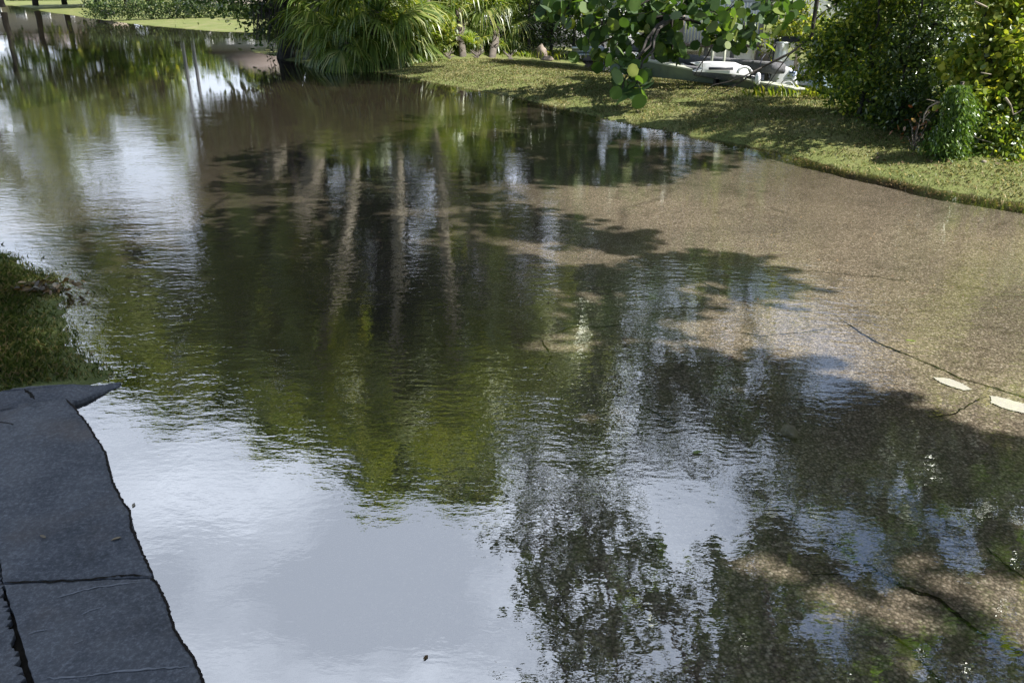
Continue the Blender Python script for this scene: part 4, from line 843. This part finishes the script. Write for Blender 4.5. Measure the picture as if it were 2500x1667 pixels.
# unseen high crown, placed and shaped to shade the pavement and verge
cs = []
random.seed(5)
for i in range(150):
    gxy = (random.uniform(-5.6, -.45), random.uniform(-1.5, 5.5)); z = random.uniform(6.6, 8.6)
    k = z/SUN.z; cs.append(((gxy[0]+SUN.x*k, gxy[1]+SUN.y*k+0, z), 1.3, 1.15))
for i in range(34):
    gxy = (random.uniform(-1.2, .15), random.uniform(.6, 2.5)); z = random.uniform(6.6, 8.6); k = z/SUN.z; cs.append(((gxy[0]+SUN.x*k, gxy[1]+SUN.y*k, z), 1.3, .8))
cs = [c for c in cs if PX((c[0][0], c[0][1], -c[0][2]))[1] > 1760 or PX((c[0][0], c[0][1], -c[0][2]))[0] > 1500]
over_tree('unseen spreading tree with a high crown placed to shade the pavement', (7.5, -4.0, .2), (4.6, -2.4, 5.0), cs, .16, 190, .8, .3, .5, 'mid', OVAL)

# ------------------------------------------------------------------ far bank, hedge, trees, poles
def hedge(label, x0, x1, yb, h, seed):
    a = W(x0, yb, .2); b = W(x1, yb, .2); t = thing('hedge', label, 'hedge', a, 'clipped hedges on the far lawn'); mb = MB(); n = int((b-a).length*800)
    u = rng.uniform(0, 1, n); ax = np.array(a); bx = np.array(b); P = ax+u[:, None]*(bx-ax); sd = rng.uniform(-.6, .6, n); zz = rng.uniform(0, 1, n)**.8*h*(1+.10*np.sin(u*37+seed)+.06*np.sin(u*91))
    P[:, 1] += sd; P[:, 2] += zz-.1; P += rng.normal(size=P.shape)*.06; V, k = leaf_arr(P, .13, OVAL, .4); mb.poly(V, k); mb.build('foliage', LM['hedge'], t)
hedge('dark clipped hedge across the far lawn left of the terrace', 215, 560, 42, .85, 1)
hedge('lower darker hedge beyond the terrace near the palm clump', 565, 720, 46, .7, 2)
hedge('long dark hedge at the very back of the far left lawn', 20, 190, 3, .9, 3)
# terrace platform and chairs beyond hedge
q = W(540, 22, .2); t = thing('terrace', 'pale terrace platform rising behind the far hedge', 'terrace', q); mb = MB(); mb.box((q.x, q.y+1.5, .55), (5.2, 3, 1.1)); mb.build('platform', pbr('terrace_stone', (.5, .43, .38), .1, 4, .8), t, bevel=.03)
for i in range(3):
    p0 = q+Vector((-1.6+i*1.5, 0.8, 1.1)); p0.z = 1.1
    ct = thing('lounge_chair', ['left white lounge chair on the far terrace', 'middle white lounge chair on the far terrace', 'right white lounge chair on the far terrace'][i], 'chair', p0, 'lounge chairs on the far terrace')
    mb = MB(); mb.box((p0.x, p0.y, p0.z+.38), (.6, .6, .06)); mb.build('seat', WHITE, ct)
    mb = MB(); mb.box((p0.x, p0.y+.32, p0.z+.7), (.6, .06, .65), 0, Matrix.Rotation(-.25, 3, 'X')); mb.build('backrest', WHITE, ct)
    for sx_ in (-.26, .26):
        for sy_ in (-.26, .26): mb = MB(); mb.box((p0.x+sx_, p0.y+sy_, p0.z+.18), (.05, .05, .36)); mb.build('leg', WHITE, ct)
# black tub with a stake by the hedge
q = W(262, 38, .1); t = thing('planter', 'low black rubber tub with a thin stake in front of the far hedge', 'planter', q); s = q.y/F
lathe(MB(), q, [(.36, -.05), (.44, .12), (.42, .14), (.46, .16), (.46, .24), (.42, .25), (.38, .2)], 18).build('tub', RUBBER, t, True); mb = MB(); mb.tube([q+Vector((0, 0, .1)), q+Vector((.02, 0, 1.1))], .025, 6); mb.build('stake', GREYP, t)
# left far trees
fl = [(30, 66, 12.5, 5, 'dark'), (-60, 56, 12, 6, 'mid'), (110, 70, 8.5, 3.8, 'mid'), (180, 74, 11, 3.2, 'dark'), (255, 68, 8, 2.6, 'mid'), (330, 72, 8.6, 2.4, 'dark'), (385, 66, 9.6, 1.9, 'mid'), (430, 90, 5.5, 2.2, 'dark'), (520, 88, 5.5, 3, 'mid'), (600, 84, 5.8, 2.6, 'dark'), (560, 110, 7, 4, 'mid'), (-180, 50, 14, 7, 'dark'), (460, 120, 7, 4, 'dark'), (660, 80, 7, 2.6, 'mid')]
names = ['tall dark tree at the left edge of the far bank', 'broad tree just outside the left edge across the water', 'round green tree on the far left lawn', 'narrow dark tree behind the left lawn hedge', 'green tree above the black tub', 'dark tree behind the middle of the far hedge', 'tall column shaped tree nearest the two poles', 'low dark bushy tree between the two poles', 'low green tree behind the terrace', 'low dark tree right of the terrace', 'distant rounded tree beyond the terrace', 'very tall dark tree left of all others', 'distant dark tree behind the poles', 'green tree behind the dark vine covered trunk']
for (x, Y, hgt, r, l), nm in zip(fl, names):
    hgt *= 1.22
    bx = (x-1250)/F*Y*.94; col_ = 'column' in nm or 'narrow' in nm; rs = (r*1.15, r*.9, hgt*.48)
    clump_tree('tree', nm, 'tree', (bx, Y, .3), [((bx+random.uniform(-.3, .3), Y, hgt*.56), rs)], LM[l], .24, DARKBARK, .42, OVAL, 55, 80, .9, .3, 'trees on the far bank', fork=(bx, Y, hgt*.4))
for x, Y, h, lab in [(438, 50, 10.5, 'slim grey pole on the far bank, left of the pair'), (463, 48, 9.5, 'thicker grey pole with a crossbar on the far bank, right of the pair')]:
    bx = (x-1250)/F*Y*.93; t = thing('utility_pole', lab, 'pole', (bx, Y, .3), 'poles on the far bank'); mb = MB(); mb.tube([(bx, Y, 0), (bx, Y, h)], [.11, .07], 8); mb.build('shaft', pbr('pole_grey', (.22, .23, .27), .1, 3, .7), t); mb = MB(); mb.box((bx, Y, h-.6), (1.1, .08, .08)); mb.build('crossbar', DARKM, t)

# ------------------------------------------------------------------ grass
def blades(name, pts, hgt, wid, lm, lean=.5, hm=1):
    P = np.array(pts); n = len(P); a = rng.uniform(0, 6.283, n); h = hgt*rng.uniform(.5, 1.4, n)*hm; d = np.stack([np.cos(a), np.sin(a), np.zeros(n)], 1); s = np.stack([-np.sin(a), np.cos(a), np.zeros(n)], 1)*(wid*rng.uniform(.7, 1.3, n))[:, None]
    le = (lean*rng.uniform(.1, 1.3, n)*h)[:, None]; up = np.array([0, 0, 1.])
    m_ = P+d*le*.35+up*(h*.6)[:, None]; tp = P+d*le+up*(h*(.95-.25*lean))[:, None]
    V = np.stack([P-s, P+s, m_+s*.7, tp, m_-s*.7], 1).reshape(-1, 3)
    mb = MB(); mb.poly(V, 5); o = mb.build(name, lm); return o
def scatter(poly_sd, n, bounds, hmin=.0, clump=0):
    x = rng.uniform(bounds[0], bounds[1], n); y = rng.uniform(bounds[2], bounds[3], n); H = height(x[None], y[None])[0]
    ok = H > hmin; return np.stack([x[ok], y[ok], H[ok]-.01], 1)
P = scatter(None, 300000, (-3, 9.5, 6.5, 19), -.08)
P = P[(np.abs(P[:, 0]) < P[:, 1]*.72)]
D = sdist(P[:, 0][None], P[:, 1][None], LR)[0]; gn = np.array([mnoise.noise((p[0]*2.2, p[1]*2.2, 4)) for p in P]); P = P[(D < 7) & (rng.random(len(D)) < np.clip((D+.16+.22*gn)/.5, 0, 1)*np.clip(1.0+1.1*gn, .25, 1))]
o = blades('grass', P, .036, .0034, LM['grass'], .8); tag(o, 'short sunlit lawn grass on the right bank', 'grass', kind='stuff')
P = scatter(None, 26000, (-3, 9, 12, 19)); D = sdist(P[:, 0][None], P[:, 1][None], LR)[0]
nzv = np.array([mnoise.noise((p[0]*1.2, p[1]*1.2, 0)) for p in P]); P = P[(D > 1.2) & (nzv > .12)]
Q = []
for (x, y, r, n) in [(1960, 232, .25, 110), (2020, 240, .5, 260), (2075, 245, .4, 200), (1990, 200, .5, 160), (1300, 140, .8, 160), (1450, 148, .9, 200), (1600, 182, .8, 200), (1880, 236, .4, 80), (2090, 190, .5, 160)]:
    c = gz(x, y)
    for _ in range(n): Q.append((c.x+random.gauss(0, r*.6), c.y+random.gauss(0, r*.35), c.z-.02))
o = blades('tall_grass', Q, .17, .006, LM['bright'], .6); tag(o, 'tufts of long bright grass around the wall and gear', 'grass', kind='stuff')
# left verge
xs = rng.uniform(-4.6, -1.2, 150000); ys = rng.uniform(2.9, 6.4, 150000); D = sdist(xs[None], ys[None], np.vstack([lf, land([(60, 984), (0, 995), (-320, 1010)]), [[-8, 2.6], [-8, 7]]]))[0]
ok = (D > 0)*(rng.random(len(D)) < .25+.75*np.clip(D/.35, 0, 1)) | (D > -.22)*(rng.random(len(D)) < .10); xs = xs[ok]; ys = ys[ok]; D = D[ok]
kx = land([(-320, 985), (0, 955), (70, 938), (150, 928), (230, 920), (300, 906), (560, 890)]); kk = (ys > np.interp(xs, kx[:, 0], kx[:, 1])-.045) & (xs > -ys*.74-.3); xs, ys, D = xs[kk], ys[kk], D[kk]
H = height(xs[None], ys[None])[0]; P = np.stack([xs, ys, H-.01], 1); 
py_ok = np.array([PX((p[0], p[1], .07))[1] < 940-.12*(PX((p[0], p[1], .07))[0]) or False for p in P[:1]])
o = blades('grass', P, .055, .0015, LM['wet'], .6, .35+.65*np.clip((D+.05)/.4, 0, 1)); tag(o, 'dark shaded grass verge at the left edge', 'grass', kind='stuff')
# sprigs standing in the water off the verge
Q = []
for i in range(200):
    t_ = random.random(); i0 = random.randrange(2, len(lf)-2); a = Vector(lf[i0]).lerp(Vector(lf[i0+1]), t_); q = a+Vector((abs(random.gauss(0, .09)), random.gauss(0, .06)))
    Q.append((q.x, q.y, -.03))
o = blades('water_grass', Q, .045, .001, LM['wet'], .5); tag(o, 'thin grass stems standing out of the water off the verge', 'grass', kind='stuff')
# dead leaves heap on verge
def leaves_at(name, label, pts, size, lm, cat='leaf', z=None, grp=None, shape=OVAL, up=2.5):
    for i, (x, y) in enumerate(pts):
        p = W(x, y, .004) if z is None else W(x, y, z)
        if z is None and hz(p.x, p.y) > 0: p = gz(x, y)+Vector((0, 0, .03))
        V, k = leaf_arr(np.array([p]), size*random.uniform(.8, 1.2), shape, up); mb = MB().poly(V, k); V0 = np.array(mb.v[0]); 
        V2 = V0-np.array([0, 0, .0015]); mb.add(V2, [tuple(range(k))[::-1]]); o = mb.build(name, LM[lm]); tag(o, label, cat, grp)
random.seed(21)
c = gz(110, 712); mb = MB(); P = np.array([(c.x+random.gauss(0, .12), c.y+random.gauss(0, .05), c.z+.02+random.uniform(0, .04)) for _ in range(110)]); V, k = leaf_arr(P, .05, OVAL, 1.2); mb.poly(V, k); o = mb.build('leaf_litter', LM['dead']); tag(o, 'heap of brown dead leaves on the left verge', 'leaf litter', kind='stuff')
P = []
for i in range(900):
    x = random.uniform(950, 2480); y = random.uniform(150, 480); p = W(x, y, .1)
    if hz(p.x, p.y) > .02: p = gz(x, y); P.append((p.x, p.y, p.z+.03))
mb = MB(); V, k = leaf_arr(np.array(P), .05, OVAL, 1.6); mb.poly(V, k); o = mb.build('leaf_litter', LM['dead']); tag(o, 'brown fallen leaves scattered over the right lawn', 'leaf litter', kind='stuff')
# floating specks and leaves
P = []
for i in range(900):
    k = random.randrange(4, len(shore_r)-1); a = Vector(LR[k]).lerp(Vector(LR[k+1]), random.random()); q = a+Vector((-.3, -1)).normalized()*abs(random.gauss(.02, .16))
    if mnoise.noise((q.x*1.5, q.y*1.5, 2)) > -.12: P.append((q.x, q.y, .004))
for i in range(420):
    x = random.uniform(900, 2500); y = random.uniform(190, 760)**1.0; p = W(x, y, .003)
    if hz(p.x, p.y) < -.03: P.append((p.x, p.y, .003))
mb = MB(); V, k = leaf_arr(np.array(P), .022, OVAL, 8); mb.poly(V, k); o = mb.build('floating_debris', LM['dead']); tag(o, 'small brown leaf bits floating on the muddy water', 'debris', kind='stuff')
leaves_at('floating_leaf', 'pale green leaf floating on the dark water left of the pale stone', [(1690, 1105)], .06, 'bright')
leaves_at('floating_leaf', 'small dark leaf floating on the smooth bright water at the bottom', [(1045, 1598)], .019, 'dead')
leaves_at('floating_leaf', 'brown leaf lying under the water on the sunlit road', [(1790, 868)], .06, 'red', 'leaf', -.05)
leaves_at('floating_leaf', 'yellow leaf floating on the sunlit water near the right', [(2210, 830)], .06, 'bright')
leaves_at('floating_leaf', 'lone tiny dark leaf floating close to the pavement edge', [(328, 1227)], .022, 'dead')
leaves_at('fallen_leaf', 'brown leaf lying on the pavement near its water edge', [(296, 1310)], .03, 'dead', 'leaf', zt+.005)
leaves_at('fallen_leaf', 'dark leaf lying in the middle of the pavement', [(112, 1312)], .022, 'dead', 'leaf', zt+.005)
twigthing('thin dark twig lying on the pavement below the kerb', [([(0, 1030), (18, 1032), (36, 1036)], .003, .0015)], W(10, 1033, zt+.004).y, DARKBARK, 'fallen_twig', 'twig')
print('faces', sum(len(o.data.polygons) for o in sc.objects if o.type == 'MESH'))
